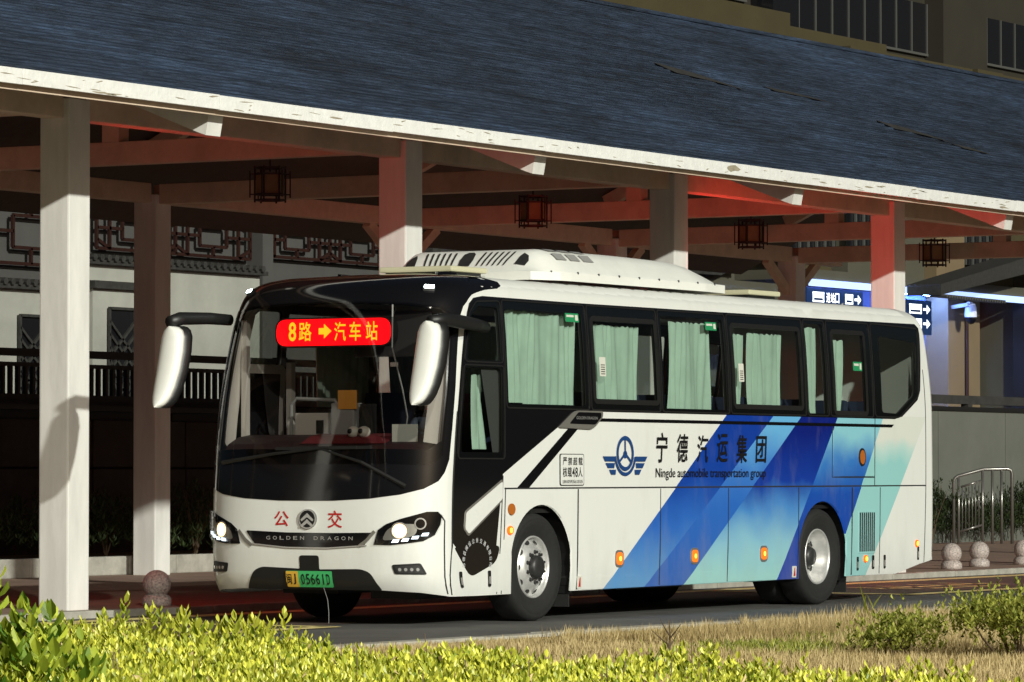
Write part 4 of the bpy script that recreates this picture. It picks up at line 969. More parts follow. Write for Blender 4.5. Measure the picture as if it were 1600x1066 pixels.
# fascia boards with peeled spots, soffit
for i, x in enumerate(np.arange(X_L, X_R-.1, 3.155)):
    dz = [0, .002, -.003, .002, -.001][i % 5]
    MB().box(x+.004, min(x+3.151, X_R), EY-.045, EY-.010, EZ-.148+dz, EZ-.003+dz, .006).build('fascia_board', 'fascia', can)
for x, w, h, z in ((11.6, .34, .09, 5.03), (-1.05, .30, .02, 4.97), (3.0, .25, .02, 5.02), (15.3, .25, .02, 5.02), (19.4, .3, .03, 4.98), (2.3, .18, .012, 5.0), (4.2, .2, .012, 5.03)):
    rr = random.Random(int(x*10)); pts = [(x+w*(.5+.5*math.cos(t))*rr.uniform(.7, 1.1), EY-.0475, z+h*.5*math.sin(t)*rr.uniform(.5, 1.2)) for t in np.linspace(0, 2*math.pi, 11)[:-1]]
    build('peeled_patch', pts, [tuple(range(10))], 'peel', can)
rr = random.Random(21)
for k in range(70):     # scratches and flaked paint along the boards
    x = rr.uniform(-4, 22); w = rr.uniform(.04, .26); h = rr.uniform(.004, .012); z = rr.uniform(EZ-.135, EZ-.02); tl = rr.uniform(-.02, .02)
    pts = [(x+w*t, EY-.0478, z+tl*t+h*s_*rr.uniform(.3, 1)) for t, s_ in ((0, 0), (.3, -1), (.7, -.6), (1, 0), (.75, .8), (.35, 1))]
    build('peeled_patch', pts, [tuple(range(6))], 'peel', can)
MB().box(X_L, X_R, EY+.045, EY+.075, EZ-.192, EZ-.125).build('drip_board', 'beam', can)
# ---- hanging lanterns
for k, x in enumerate([CX[i]+3.155 for i in range(4, 8)]):
    lbl = ['dark wooden lantern hanging left of the second front column, leftmost of the four', 'dark wooden lantern hanging above the roof air unit of the coach', 'dark wooden lantern hanging just left of the bright red column', 'dark wooden lantern hanging right of the bright red column, rightmost of the four'][k]
    y = 8.8; x = x+.10+.13*k; t = thing('lantern', lbl, 'lantern', (x, y, 4.75), 'lanterns under the canopy')
    mb = MB(); R6 = lambda a, r: (x+r*math.cos(RAD(a)), y+r*math.sin(RAD(a)))
    pa = MB()
    for q in range(6):
        a = 60*q+10; p0 = R6(a, .19); p1 = R6(a+60, .19)
        mb.tube([(*p0, 4.77), (*p0, 5.22)], .013, 6)
        for z in (4.80, 4.87, 5.12, 5.20): mb.bar((*p0, z), (*p1, z), .018, .022)
        o0 = R6(a, .25); mb.tube([(*o0, 4.83), (*o0, 5.16)], .010, 6); mb.bar((*p0, 4.87), (*o0, 4.87), .015, .015); mb.bar((*p0, 5.12), (*o0, 5.12), .015, .015)
        i0, i1 = R6(a, .175), R6(a+60, .175); pa.add([(*i0, 4.88), (*i1, 4.88), (*i1, 5.11), (*i0, 5.11)], [(0, 1, 2, 3)])
    mb.build('frame', 'dark_wood', t); pa.build('paper_panel', 'paper', t)
    MB().tube([(x, y, 5.15), (x, y, 7.66)], .012, 6).build('hanger', 'dark_wood', t)
# ---- unseen red light panels added on two columns (their light reddens the next column and tie beam)
for x, y0, y1, lb, st_ in ((CX[3], FY-.10, FY+.42, 'added red light panel on the inner face of the leftmost white column', 34.), (CX[5]-.1, FY-1.25, FY-.19, 'added red light panel on the column hidden behind the roof air unit', 52.)):
    t = thing('added_red_panel', lb, 'light panel', (x+.18, FY, 3.0), 'added red light panels')
    box('casing', x+.181, x+.22, y0, y1, 2.90, 3.65, 'black', t)
    box('lit_face', x+.221, x+.225, y0+.02, y1-.02, 2.92, 3.63, emitm('red_panel_glow', (1., .025, .018), st_), t)
# ---- granite balls
def bollard(x, y, lb):
    t = thing('ball_bollard', lb, 'bollard', (x, y, PZ), 'granite ball bollards along the platform edge')
    MB().lathe((x, y, PZ), (0, 0, 1), [(.0, .0), (.148, .0), (.152, .03), (.150, .075), (.125, .11), (.09, .125), (.0, .125)], 28).build('base', 'granite', t, smooth=True)
    MB().lathe((x, y, PZ+.225), (0, 0, 1), [(.146*math.sin(math.pi*k/18), -.146*math.cos(math.pi*k/18)) for k in range(19)], 32).build('ball', 'granite', t, smooth=True)
bollard(2.80, 4.78, 'granite ball bollard left of the coach beside the white column')
bollard(22.55, 4.98, 'granite ball bollard nearest the rear corner of the coach'); bollard(24.2, 5.3, 'granite ball bollard, middle one of the three behind the coach'); bollard(25.9, 5.35, 'granite ball bollard cut by the right edge of the picture')

# ================================================================== BEHIND, LEFT
tw = thing('terrace_wall', 'dark stone terrace wall behind the planting bed on the left', 'wall', (18, 17.2, PZ))
for i in range(12):
    for j in range(3):
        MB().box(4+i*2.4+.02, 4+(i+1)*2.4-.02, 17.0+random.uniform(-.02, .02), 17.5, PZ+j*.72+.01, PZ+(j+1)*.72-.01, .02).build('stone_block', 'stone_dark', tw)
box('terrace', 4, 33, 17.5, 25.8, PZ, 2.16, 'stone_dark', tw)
rl = thing('terrace_railing', 'black wooden balustrade with slim balusters on the terrace at left', 'railing', (18, 17.2, 2.22))
MB().box(5, 32, 17.15, 17.27, 3.13, 3.24).build('top_rail', 'blackm', rl); MB().box(5, 32, 17.17, 17.25, 2.98, 3.04).build('mid_rail', 'blackm', rl); MB().box(5, 32, 17.17, 17.25, 2.50, 2.58).build('bottom_rail', 'blackm', rl)
b0 = MB().box(5.1, 5.16, 17.18, 17.24, 2.58, 2.98).build('baluster', 'blackm', rl)
for i in range(1, 150): copy_part(b0, rl, (i*.18, 0, 0))
p0 = MB().box(5.6, 5.78, 17.12, 17.30, 2.22, 3.26).build('post', 'blackm', rl)
for i in range(1, 9): copy_part(p0, rl, (i*3.0, 0, 0))
MB().box(5, 32, 16.75, 17.12, 2.34, 2.42).build('seat_board', 'blackm', rl); MB().box(5, 32, 17.19, 17.23, 2.16, 2.50).build('skirting', 'blackm', rl)
gw = thing('garden_wall', 'stepped pale garden wall with dark tiled copings and lattice windows', 'wall', (30, 26, 0))
for x0, x1, zt in ((22, 30.4, 4.90), (30.4, 36.15, 5.44)):
    MB().box(x0, x1, 26.0, 26.3, 2.16, zt-.18).build('wall', 'plaster', gw)
    MB().box(x0-.08, x1+.08, 25.85, 26.45, zt-.18, zt-.10).build('coping', 'tile_dark', gw)
    n = int((x1-x0)/.22)
    for i in range(n): MB().tube([(x0+.1+i*.22, 25.80, zt-.06), (x0+.1+i*.22, 26.45, zt-.03)], .07, 6).build('coping_tile', 'tile_dark', gw)
MB().box(30.3, 32.2, 25.72, 26.0, 2.16, 4.80).build('wall', 'plaster', gw); MB().box(30.2, 32.3, 25.6, 25.99, 4.80, 4.94).build('coping', 'tile_dark', gw)
def lattice(x0, x1, z0, z1, y, par, m, d=.06, w=.05, kind=0, back=None):
    mb = MB(); cxm, czm = (x0+x1)/2, (z0+z1)/2; W, H = x1-x0, z1-z0
    B = lambda a, b: mb.bar((a[0], y, a[1]), (b[0], y, b[1]), d, w, up=(0, 1, 0)) if False else mb.bar((a[0], y, a[1]), (b[0], y, b[1]), w, d, up=(0, 1, 0))
    B((x0, z0), (x1, z0)); B((x0, z1), (x1, z1)); B((x0, z0), (x0, z1)); B((x1, z0), (x1, z1))
    if kind == 0:
        n = max(1, round(W/3.4)); cw = W/n
        for i in range(n):
            a = x0+cw*i; q = .2*min(cw, H*2); h = H*.22
            B((a+cw*.32, z0+H*.25), (a+cw*.68, z0+H*.25)); B((a+cw*.32, z0+H*.75), (a+cw*.68, z0+H*.75)); B((a+cw*.32, z0+H*.25), (a+cw*.32, z0+H*.75)); B((a+cw*.68, z0+H*.25), (a+cw*.68, z0+H*.75))
            B((a, z0+H*.5), (a+cw*.32, z0+H*.5)); B((a+cw*.68, z0+H*.5), (a+cw, z0+H*.5)); B((a+cw*.5, z0), (a+cw*.5, z0+H*.25)); B((a+cw*.5, z0+H*.75), (a+cw*.5, z1))
            B((a+cw*.16, z0), (a+cw*.16, z1)); B((a+cw*.84, z0), (a+cw*.84, z1)); B((a, z0+h), (a+cw*.16, z0)); B((a, z1-h), (a+cw*.16, z1)); B((a+cw, z0+h), (a+cw*.84, z0)); B((a+cw, z1-h), (a+cw*.84, z1))
            if i: B((a, z0), (a, z1))
    else:
        for i in range(1, 7): B((x0, z0+H*i/7), (x0+W*min(1, i/5), z0+H*max(0, i/7-.4))); B((x1, z0+H*i/7), (x1-W*min(1, i/5), z0+H*max(0, i/7-.4)))
    return mb.build('lattice', m, par)
for x0, x1, z0, z1 in ((28.40, 29.15, 2.75, 4.25), (30.75, 31.55, 2.8, 4.45)):
    MB().box(x0, x1, 25.70 if x0 > 30 else 25.96, 26.02, z0, z1).build('window_recess', 'win_dark', gw); lattice(x0, x1, z0, z1, 25.93 if x0 < 30 else 25.67, gw, 'tile_dark', .05, .05, 1)
hs = thing('courtyard_house', 'grey rendered house with dark red lattice windows behind the garden wall', 'house', (38, 30, 0))
MB().box(26, 48, 30.2, 36, 0, 8.6).build('wall', 'plaster_grey', hs)
for x0, x1, z0, z1 in ((29.3, 35.75, 5.5, 6.75), (36.3, 41.75, 5.92, 6.75), (42.25, 47.4, 6.02, 6.75)): lattice(x0, x1, z0, z1, 30.02, hs, 'dark_wood', .06, .065)
MB().box(41.9, 42.3, 29.8, 30.2, 0, 8.6).build('pilaster', 'plaster_grey', hs)
MB().prism([(25, 29.2, 8.6), (25, 33, 10.6), (25, 33, 10.8), (25, 29.0, 8.75)], (24, 0, 0)).build('roof', 'tile_dark', hs)
# planting bed
bed = thing('planter_kerb', 'low pale stone kerb of the planting bed behind the rear columns at left', 'kerb', (14, 13.2, PZ))
for i in range(16): MB().box(4+i*1.1+.006, 4+(i+1)*1.1-.006, 13.10, 13.28, PZ, .31, .015).build('kerb_stone', 'kerb', bed)
sheet('planting_bed', 4, 34, 13.28, 17.0, .24, 'soil')

# ================================================================== BEHIND, RIGHT
bw = thing('boundary_wall', 'long plain grey boundary wall with a dark rail coping behind the coach', 'wall', (46, 15, PZ))
for i in range(9): MB().box(34+i*3.2+.01, 34+(i+1)*3.2-.01, 15.0, 15.25, PZ, 2.66).build('wall_panel', 'low_wall', bw)
MB().box(34, 63, 14.95, 15.3, 2.66, 2.74).build('coping', 'blackm', bw); MB().box(34, 63, 15.05, 15.18, 2.80, 2.97).build('rail', 'stone_dark', bw)
for i in range(8): MB().box(35.5+i*3.2, 35.7+i*3.2, 15.04, 15.2, 2.74, 2.80).build('rail_post', 'stone_dark', bw)
def tubes(t, paths, r):
    for p in paths: MB().tube(p, r, 8).build('rail_tube', 'steel', t, smooth=True)
br = thing('steel_barrier', 'polished steel queue barrier with upright bars behind the stone balls', 'barrier', (42.9, 13.7, PZ))
def bp3(px, z): t_ = (px-1485)/95; return (42.62+.73*t_, 14.22-.90*t_, z)
MB().tube([bp3(1485, PZ), bp3(1485, 1.27), bp3(1487, 1.33), bp3(1492, 1.37), bp3(1533, 1.50), bp3(1572, 1.51), bp3(1578, 1.49), bp3(1580, 1.42), bp3(1580, PZ)], .034, 8).build('top_rail', 'steel', br, smooth=True)
for px, zt in ((1493, 1.37), (1532, 1.49), (1548, 1.50), (1563, 1.50)): MB().tube([bp3(px, PZ), bp3(px, zt)], .028, 8).build('upright', 'steel', br, smooth=True)
MB().tube([bp3(1497, 1.16), bp3(1530, 1.28)], .020, 8).build('inner_rail', 'steel', br, smooth=True); MB().tube([bp3(1495, .30), bp3(1530, .42)], .022, 8).build('inner_rail', 'steel', br, smooth=True)
for k in range(6): MB().tube([bp3(1499+k*5.4, .31+k*.02), bp3(1499+k*5.4, 1.16+k*.021)], .013, 6).build('upright', 'steel', br, smooth=True)
hs2 = thing('gable_house', 'olive rendered house with a low gable end behind the coach roof', 'house', (43, 22, 0))
MB().prism([(36, 22, 0), (36, 22, 5.52), (47.3, 22, 5.6), (49.1, 22, 6.08), (50.75, 22, 6.10), (50.75, 22, 0)], (0, .5, 0)).build('wall', 'plaster_olive', hs2)
MB().prism([(35.6, 21.7, 5.53), (47.2, 21.7, 5.61), (49.0, 21.7, 6.09), (50.95, 21.7, 6.11), (50.95, 21.7, 6.24), (48.9, 21.7, 6.22), (47.1, 21.7, 5.74), (35.6, 21.7, 5.68)], (0, 1.0, 0)).build('roof', 'tile_dark', hs2)
st = thing('station_building', 'station hall with blue-white lit soffit and beige pillar at the far right', 'building', (54, 21, 0))
MB().box(51.0, 58.6, 20.6, 21.0, 0, 8.2).build('wall', 'plaster_olive', st)
MB().box(45.7, 57.0, 18.9, 20.6, 5.42, 5.62).build('soffit_slab', 'plaster_olive', st)
MB().box(45.7, 56.9, 18.84, 18.89, 5.27, 5.41).build('self_glow_fascia', 'self_glow_fascia', st)  # emission stands in for LED light falling on the fascia
for x, y, w, mm in ((46.0, 19.0, 3.2, 'led_strip'), (49.4, 19.0, 4.6, 'led_strip'), (52.6, 20.05, 1.9, 'led_strip_near')): MB().box(x, x+w, y, y+.10, 5.385, 5.418).build('light_strip', mm, st)
MB().box(54.65, 56.35, 19.9, 20.6, 0, 5.42).build('pillar', 'plaster_warm', st)
MB().tube([(55.55, 19.86, 0), (55.55, 19.86, 5.42)], .05, 8).build('drain_pipe', 'dark_wood', st)
MB().box(48.3, 54.6, 20.42, 20.59, 0, 5.4).build('recessed_wall', 'blue_light_paint', st)
for x0, x1, z0, z1, m in ((56.45, 57.3, 4.55, 4.85, 'shop_red'), (56.45, 57.3, 4.0, 4.1, 'shop_lit'), (56.5, 56.62, 0, 3.8, 'shop_lit'), (56.9, 57.0, 0, 3.75, 'shop_lit')):
    box('lit_opening', x0, x1, 20.5, 20.595, z0, z1, m, st)
for x in (56.4, 56.75, 57.15): box('door_post', x, x+.08, 20.4, 20.49, 0, 4.5, 'blackm', st)
for x in (45.5, 48.2, 50.9, 56.6): 
    w_ = box('upper_window', x, x+2.0, 20.5, 20.598, 6.2, 7.5, 'win_dark', st)
    for q in range(5): box('window_bar', x+.2+q*.4, x+.24+q*.4, 20.44, 20.49, 6.2, 7.5, 'alu', w_)
box('upper_pier', 54.9, 56.4, 20.3, 20.598, 5.62, 8.2, 'plaster_warm', st)
def lightsign(x0, x1, z0, z1, y, lb, rows):
    t = thing('direction_sign', lb, 'sign', ((x0+x1)/2, y, z0), 'lit direction signs of the station')
    box('panel', x0, x1, y, y+.12, z0, z1, 'sign_blue', t); mb = MB(); h = z1-z0
    for zr, hh, its in rows:
        for kind, a, b in its:
            xa, xb = x0+(x1-x0)*a, x0+(x1-x0)*b; za = z0+h*zr; zb = za+h*hh
            if kind == '#':
                for r_ in ((xa, xb, zb-.04, zb), (xa, xb, za, za+.035), (xa, xa+.05, za, zb), (xb-.05, xb, za, zb), (xa+.05, xb-.05, (za+zb)/2-.02, (za+zb)/2+.06)): mb.add([(r_[0], y-.004, r_[2]), (r_[1], y-.004, r_[2]), (r_[1], y-.004, r_[3]), (r_[0], y-.004, r_[3])], [(0, 1, 2, 3)])
            elif kind == '→':
                zm = (za+zb)/2; d = (zb-za)/2; xm = xb-(xb-xa)*.5
                mb.add([(p, y-.004, q) for p, q in ((xa, zm-d*.25), (xm, zm-d*.25), (xm, zm-d), (xb, zm), (xm, zm+d), (xm, zm+d*.25), (xa, zm+d*.25))], [tuple(range(7))])
            else:
                v, f, _ = glyph(kind, .012); mb.add([(xa+(xb-xa)*p, y-.004, za+(zb-za)*q) for p, q in v], f)
    stuff(mb.build('lettering', 'sign_white', t))
lightsign(45.75, 48.35, 4.86, 5.24, 18.95, 'lit blue direction sign with white pictograms left of the red column', [(.25, .55, [('#', .10, .30), ('进', .34, .41), ('站', .42, .49), ('口', .50, .57), ('#', .68, .82), ('→', .85, .97)])])
lightsign(49.2, 51.75, 4.42, 5.16, 18.95, 'taller lit blue direction sign with two rows of pictograms right of the red column', [(.60, .28, [('进', .10, .20), ('站', .22, .32), ('口', .34, .44), ('#', .56, .80), ('→', .83, .97)]), (.18, .28, [('#', .56, .80), ('→', .83, .97)])])
cc = thing('security_camera', 'white dome security camera on a bracket on the beige pillar', 'camera', (55.15, 19.8, 4.9))
MB().bar((54.85, 19.9, 5.15), (54.85, 19.5, 5.2), .08, .08).bar((54.85, 19.5, 5.22), (55.0, 19.5, 5.22), .08, .08).build('bracket', 'cctv', cc)
MB().lathe((54.98, 19.5, 4.92), (0, 0, 1), [(.0, .32), (.10, .30), (.13, .22), (.14, .08), (.14, .0)], 16).build('housing', 'cctv', cc, smooth=True)
MB().lathe((54.98, 19.5, 4.92), (0, 0, -1), [(.13, .0), (.12, .08), (.07, .14), (.0, .16)], 16).build('dome', 'gloss_black', cc, smooth=True)
sh = thing('side_house', 'dark olive gatehouse with a tiled lean-to roof at the right edge', 'house', (60, 18, 0))
MB().box(57.0, 66, 19.0, 24, 0, 6.0).build('wall', 'plaster_olive', sh)
MB().box(56.85, 57.0, 18.9, 19.3, 0, 5.9).build('corner_post', 'blackm', sh)
MB().prism([(50.2, 18.0, 5.22), (54.6, 18.0, 5.84), (66, 18.0, 7.4), (66, 18.0, 7.75), (54.5, 18.0, 6.18), (50.2, 18.0, 5.45)], (0, .8, 0)).build('roof', 'tile_dark', sh)
for k in range(24): MB().tube([(50.3+k*.13, 17.9, 5.20-k*.001), (50.3+k*.13, 18.3, 5.22-k*.001)], .04, 6).build('eave_tile', 'alu', sh)
wsn = thing('wall_sign', 'small dark upright notice board on the gatehouse wall at the right edge', 'sign', (59.2, 18.98, 3.9)); box('board', 58.8, 59.6, 18.93, 18.995, 3.85, 4.95, 'sign_blue', wsn)
# far tall block above the ridge
tb = thing('office_block', 'ochre clad office block with a band of dark windows above the canopy ridge', 'building', (95, 45, 0))
MB().box(50, 150, 42, 60, 0, 32).build('wall', 'ochre_dark', tb)
MB().box(50, 88.0, 40.8, 42, 0, 15.95).build('lower_block', 'ochre', tb); MB().box(88.0, 95.0, 40.8, 42, 0, 15.55).build('lower_block', 'ochre', tb); MB().box(95.0, 150, 40.8, 42, 0, 15.25).build('lower_block', 'ochre', tb)
MB().box(91.5, 150, 40.4, 40.8, 14.0, 15.2).build('ledge', 'ochre', tb); MB().box(100.9, 103.0, 40.2, 40.4, 14.0, 15.2).build('plinth', 'ochre', tb)
def winrow(x0, n, w, z0, z1):
    for i in range(n):
        a = x0+i*w; wd = box('window', a, a+w-.10, 41.90, 41.995, z0, z1, 'win_dark', tb)
        MB().box(a+w-.10, a+w-.04, 41.86, 41.99, z0, z1).box(a, a+w, 41.86, 41.99, z0-.08, z0).build('window_frame', 'alu', wd)
winrow(78.0, 7, 1.3, 16.35, 17.9); winrow(89.6, 9, 1.21, 15.75, 17.45); winrow(104.2, 8, 1.21, 15.85, 17.45)
for zz in (18.4, 21.4, 24.4): winrow(80, 10, 1.25, zz+.6, zz+2.3); winrow(95, 14, 1.25, zz+.6, zz+2.3)
MB().box(100.5, 104.1, 41.3, 42, 15.25, 18.2).build('pier', 'ochre_dark', tb); MB().box(87.6, 89.4, 41.2, 42, 15.55, 18.2).build('pier', 'win_dark', tb)

# ================================================================== STREET LAMP on the verge right of the camera (it shows as a glint in the coach windows)
LX, LY, LZ = -29.0, -23.4, 15.0
lp = thing('street_lamp', 'lit floodlight street lamp on a steel pole on the verge beside the viewpoint', 'street lamp', (LX, LY, .09))
MB().tube([(LX, LY, .09), (LX, LY, 4.5), (LX, LY, LZ)], [.11, .085, .065], 12).build('pole', 'steel', lp, smooth=True)
HP = Vector((LX+.8, LY+.6, LZ+.3))
MB().tube([(LX, LY, LZ-.1), (LX+.35, LY+.26, LZ+.2), tuple(HP)], [.05, .045, .04], 10).build('arm', 'steel', lp, smooth=True)
aim = (Vector((-8.0, -4.5, .5))-HP).normalized()
hd_ = MB().bar(HP-aim*.30, HP-aim*.02, .50, .40).build('lamp_head', 'blackm', lp)
MB().bar(HP-aim*.018, HP-aim*.008, .44, .34).build('lamp_glass', emitm('street_lamp_lit', (1., .95, .82), 60.), hd_)
sl = bpy.data.lights.new('street_lamp_light', 'SPOT'); sl.energy = 23000; sl.spot_size = RAD(78); sl.spot_blend = .45; sl.shadow_soft_size = .22; sl.color = (1., .95, .82)
so = bpy.data.objects.new('street_lamp_light', sl); COL.objects.link(so); so.parent = lp; so.location = HP+aim*.05-Vector((LX, LY, .09)); so.rotation_euler = aim.to_track_quat('-Z', 'Y').to_euler()

# ================================================================== PLANTS
def leaf_mesh(name, L, m, parent=None, loc=None, kind=None, simple=False):
    """L: list of (base point, direction, width axis, length, width, tone); each leaf a folded four-face blade."""
    n = len(L); B = np.array([l[0] for l in L], float); D = np.array([l[1] for l in L], float); W = np.array([l[2] for l in L], float)
    ln = np.array([l[3] for l in L])[:, None]; wd = np.array([l[4] for l in L])[:, None]; tone = np.array([l[5] for l in L])
    D /= np.linalg.norm(D, axis=1)[:, None]; N = np.cross(D, W); N /= (np.linalg.norm(N, axis=1)[:, None]+1e-9); W = np.cross(N, D)
    o = np.array(ORG[parent] if parent else (loc or (0, 0, 0)))
    if simple:
        v = np.empty((n, 5, 3)); v[:, 0] = B; v[:, 1] = B+D*ln*.5+W*wd*.5; v[:, 2] = B+D*ln*.5-N*wd*.1; v[:, 3] = B+D*ln*.5-W*wd*.5; v[:, 4] = B+D*ln-N*ln*.08
        f = np.array([(0, 1, 2), (0, 2, 3), (1, 4, 2), (2, 4, 3)]); q = 5
    else:
        v = np.empty((n, 7, 3)); v[:, 0] = B
        v[:, 1] = B+D*ln*.35+W*wd*.42+N*wd*.14; v[:, 2] = B+D*ln*.70+W*wd*.46+N*wd*.10; v[:, 3] = B+D*ln-N*ln*.10
        v[:, 4] = B+D*ln*.70-W*wd*.46+N*wd*.10; v[:, 5] = B+D*ln*.35-W*wd*.42+N*wd*.14; v[:, 6] = B+D*ln*.55-N*wd*.08
        f = np.array([(0, 1, 6), (1, 2, 6), (2, 3, 6), (3, 4, 6), (4, 5, 6), (5, 0, 6)]); q = 7
    v = v-o
    F = (np.arange(n)[:, None, None]*q+f[None]).reshape(-1, 3)
    me = bpy.data.meshes.new(name); me.from_pydata(v.reshape(-1, 3).tolist(), [], F.tolist())
    a = me.attributes.new('tone', 'FLOAT', 'POINT'); a.data.foreach_set('value', np.repeat(tone, q).astype(np.float32))
    me.materials.append(M[m]); ob = bpy.data.objects.new(name, me); COL.objects.link(ob)
    if parent: ob.parent = parent
    else: ob.location = o
    ORG[ob] = Vector(o)
    if kind: ob['kind'] = kind
    return ob
def sprig(L, p, h, nl, ll, rng, tone=None, up=.8, wr=.42):
    """upright shoot with leaves in pairs."""
    ax = Vector((rng.gauss(0, .22), rng.gauss(0, .22), 1)).normalized(); a0 = rng.random()*6.28; t0 = rng.random() if tone is None else tone
    for k in range(nl):
        t = k/max(1, nl-1); a = a0+k*2.4; out = Vector((math.cos(a), math.sin(a), 0)); e = .25+up*t
        d = (out+Vector((0, 0, 1))*e*1.3+ax*.2); w = out.cross(Vector((0, 0, 1)))
        s = ll*rng.uniform(.7, 1.15)*(1-.35*abs(t-.45))
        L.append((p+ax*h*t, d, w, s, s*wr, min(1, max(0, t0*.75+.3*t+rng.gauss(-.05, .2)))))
rng = random.Random(11)
# --- clipped hedge in the foreground
HA, HB = Vector((-17.4, -7.6, 0)), Vector((-20.8, -17.2, 0)); hd = (HB-HA); hl = hd.length; hd.normalize(); hn = Vector((hd.y, -hd.x, 0))
if hn.x > 0: hn = -hn
HW_, HH = 3.0, .735
hedge = thing('hedge', 'clipped bright yellow-green hedge across the foreground', 'hedge', tuple((HA+HB)/2+hn*1.5))
def htop(u, w): return HH+.025*math.sin(u*2.1+w*3)+.02*math.sin(u*5.3-w*4)+(.03 if u < 3 else 0)-.04*max(0, 1-w/.15)
nu, nw = 60, 14; v = []
for i in range(nu+1):
    for j in range(nw+1):
        u = hl*i/nu; w = HW_*j/nw; p = HA+hd*u+hn*w; v.append((p.x, p.y, htop(u, w)-.12))
for i in range(nu+1):
    p = HA+hd*(hl*i/nu); v.append((p.x+.02, p.y, .0)); 
for i in range(nu+1):
    p = HA+hd*(hl*i/nu)+hn*HW_; v.append((p.x, p.y, .0))
base = (nu+1)*(nw+1)
f = [(i*(nw+1)+j, i*(nw+1)+j+1, (i+1)*(nw+1)+j+1, (i+1)*(nw+1)+j) for i in range(nu) for j in range(nw)]
f += [(base+i, base+i+1, (i+1)*(nw+1), i*(nw+1)) for i in range(nu)]+[(base+nu+1+i, base+nu+2+i, (i+1)*(nw+1)+nw, i*(nw+1)+nw) for i in range(nu)]
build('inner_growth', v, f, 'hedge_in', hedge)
L = []
for k in range(27000):
    u = rng.uniform(0, hl); w = rng.uniform(0, HW_)
    p = HA+hd*u+hn*w; z = htop(u, w)-.10+rng.gauss(0, .018)
    big = 1.25 if u < 2.6 else 1.
    sprig(L, Vector((p.x, p.y, z)), rng.uniform(.04, .085), 5, .036*big*rng.uniform(.7, 1.2), rng, wr=.5)
for k in range(2500):
    u = rng.uniform(0, hl); p = HA+hd*u+hn*rng.gauss(.0, .02); sprig(L, Vector((p.x, p.y, rng.uniform(.25, HH-.08))), .06, 5, .034, rng)
for k in range(150):      # shoots that stand above the clipped top
    u = rng.uniform(1.5, hl); w = abs(rng.gauss(0, .5)); p = HA+hd*u+hn*w
    sprig(L, Vector((p.x, p.y, htop(u, w)-.06)), rng.uniform(.05, .10), 9, .042, rng, tone=rng.uniform(.2, .6))
for k in range(26):
    u = rng.gauss(3.3, .35); w = abs(rng.gauss(.05, .12)); p = HA+hd*u+hn*w
    sprig(L, Vector((p.x, p.y, htop(u, w)-.06)), rng.uniform(.09, .17), 14, .062, rng, tone=rng.uniform(.2, .6), wr=.45)
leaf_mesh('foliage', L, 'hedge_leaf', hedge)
L = []; tw_ = MB()
for k in range(420):     # withered leaves and bare shoots among the green
    u = rng.uniform(0, hl); w = rng.uniform(0, HW_*.8); p = HA+hd*u+hn*w; z = htop(u, w)
    L.append(((p.x, p.y, z-.03), (rng.gauss(0, .6), rng.gauss(0, .6), .6), (rng.gauss(0, 1), rng.gauss(0, 1), 0), rng.uniform(.03, .055), .018, rng.random()*.6))
    if k % 3 == 0: tw_.tube([(p.x, p.y, z-.14), (p.x+rng.gauss(0, .02), p.y+rng.gauss(0, .02), z+rng.uniform(.0, .07))], [.004, .002], 4)
leaf_mesh('withered_leaves', L, 'dry', hedge); stuff(tw_.build('bare_shoots', 'twig', hedge))
# --- broad leaved shrub in the lower left corner
sc = Vector((-22.05, -12.0, 0)); sh_ = thing('broad_leaved_shrub', 'broad-leaved green shrub rising above the hedge in the lower left corner', 'shrub', tuple(sc))
L = []; tw_ = MB()
for k in range(520):
    a = rng.random()*6.28; r = .62*math.sqrt(rng.random()); h = 1.10*(1-.45*(r/.62)**2)*rng.uniform(.55, 1.0)
    p = sc+Vector((r*math.cos(a), r*math.sin(a), h-.12)); sprig(L, p, rng.uniform(.08, .16), 7, .085, rng, wr=.5)
    if k % 4 == 0: tw_.tube([sc+Vector((r*.3*math.cos(a), r*.3*math.sin(a), .1)), sc+Vector((r*.8*math.cos(a), r*.8*math.sin(a), h*.6)), p+Vector((0, 0, .08))], [.012, .008, .004], 5)
leaf_mesh('foliage', L, 'shrub_leaf', sh_); tw_.build('stems', 'twig', sh_)
# --- low shrubs on the grass at right
def low_shrub(cx, cy, w, h, n, lb):
    t = thing('low_shrub', lb, 'shrub', (cx, cy, .09), 'shrubs on the dry grass'); L = []; tw = MB()
    cl = [(rng.uniform(-w, w), rng.uniform(-w*.5, w*.5), h*rng.uniform(.65, 1.0), rng.uniform(.10, .2)) for _ in range(int(6+w*10))]
    for x, y, z, r in cl:
        tw.tube([(cx+x*.35, cy+y*.35, .09), (cx+x*.75, cy+y*.7, .09+z*.5), (cx+x, cy+y, .09+z)], [.012, .008, .004], 5)
        for k in range(n):
            p = Vector((cx+x+rng.gauss(0, r), cy+y+rng.gauss(0, r), .09+max(.05, z+rng.gauss(-.04, r*.5)))); sprig(L, p, .05, 4, .045, rng, wr=.6)
    leaf_mesh('foliage', L, 'low_leaf', t); tw.build('stems', 'twig', t)
low_shrub(-5.3, -8.45, .58, .40, 110, 'leafy green shrub on the dry grass at the right edge'); low_shrub(-5.0, -7.35, .24, .24, 45, 'small leafy shrub on the dry grass, left of the larger one')
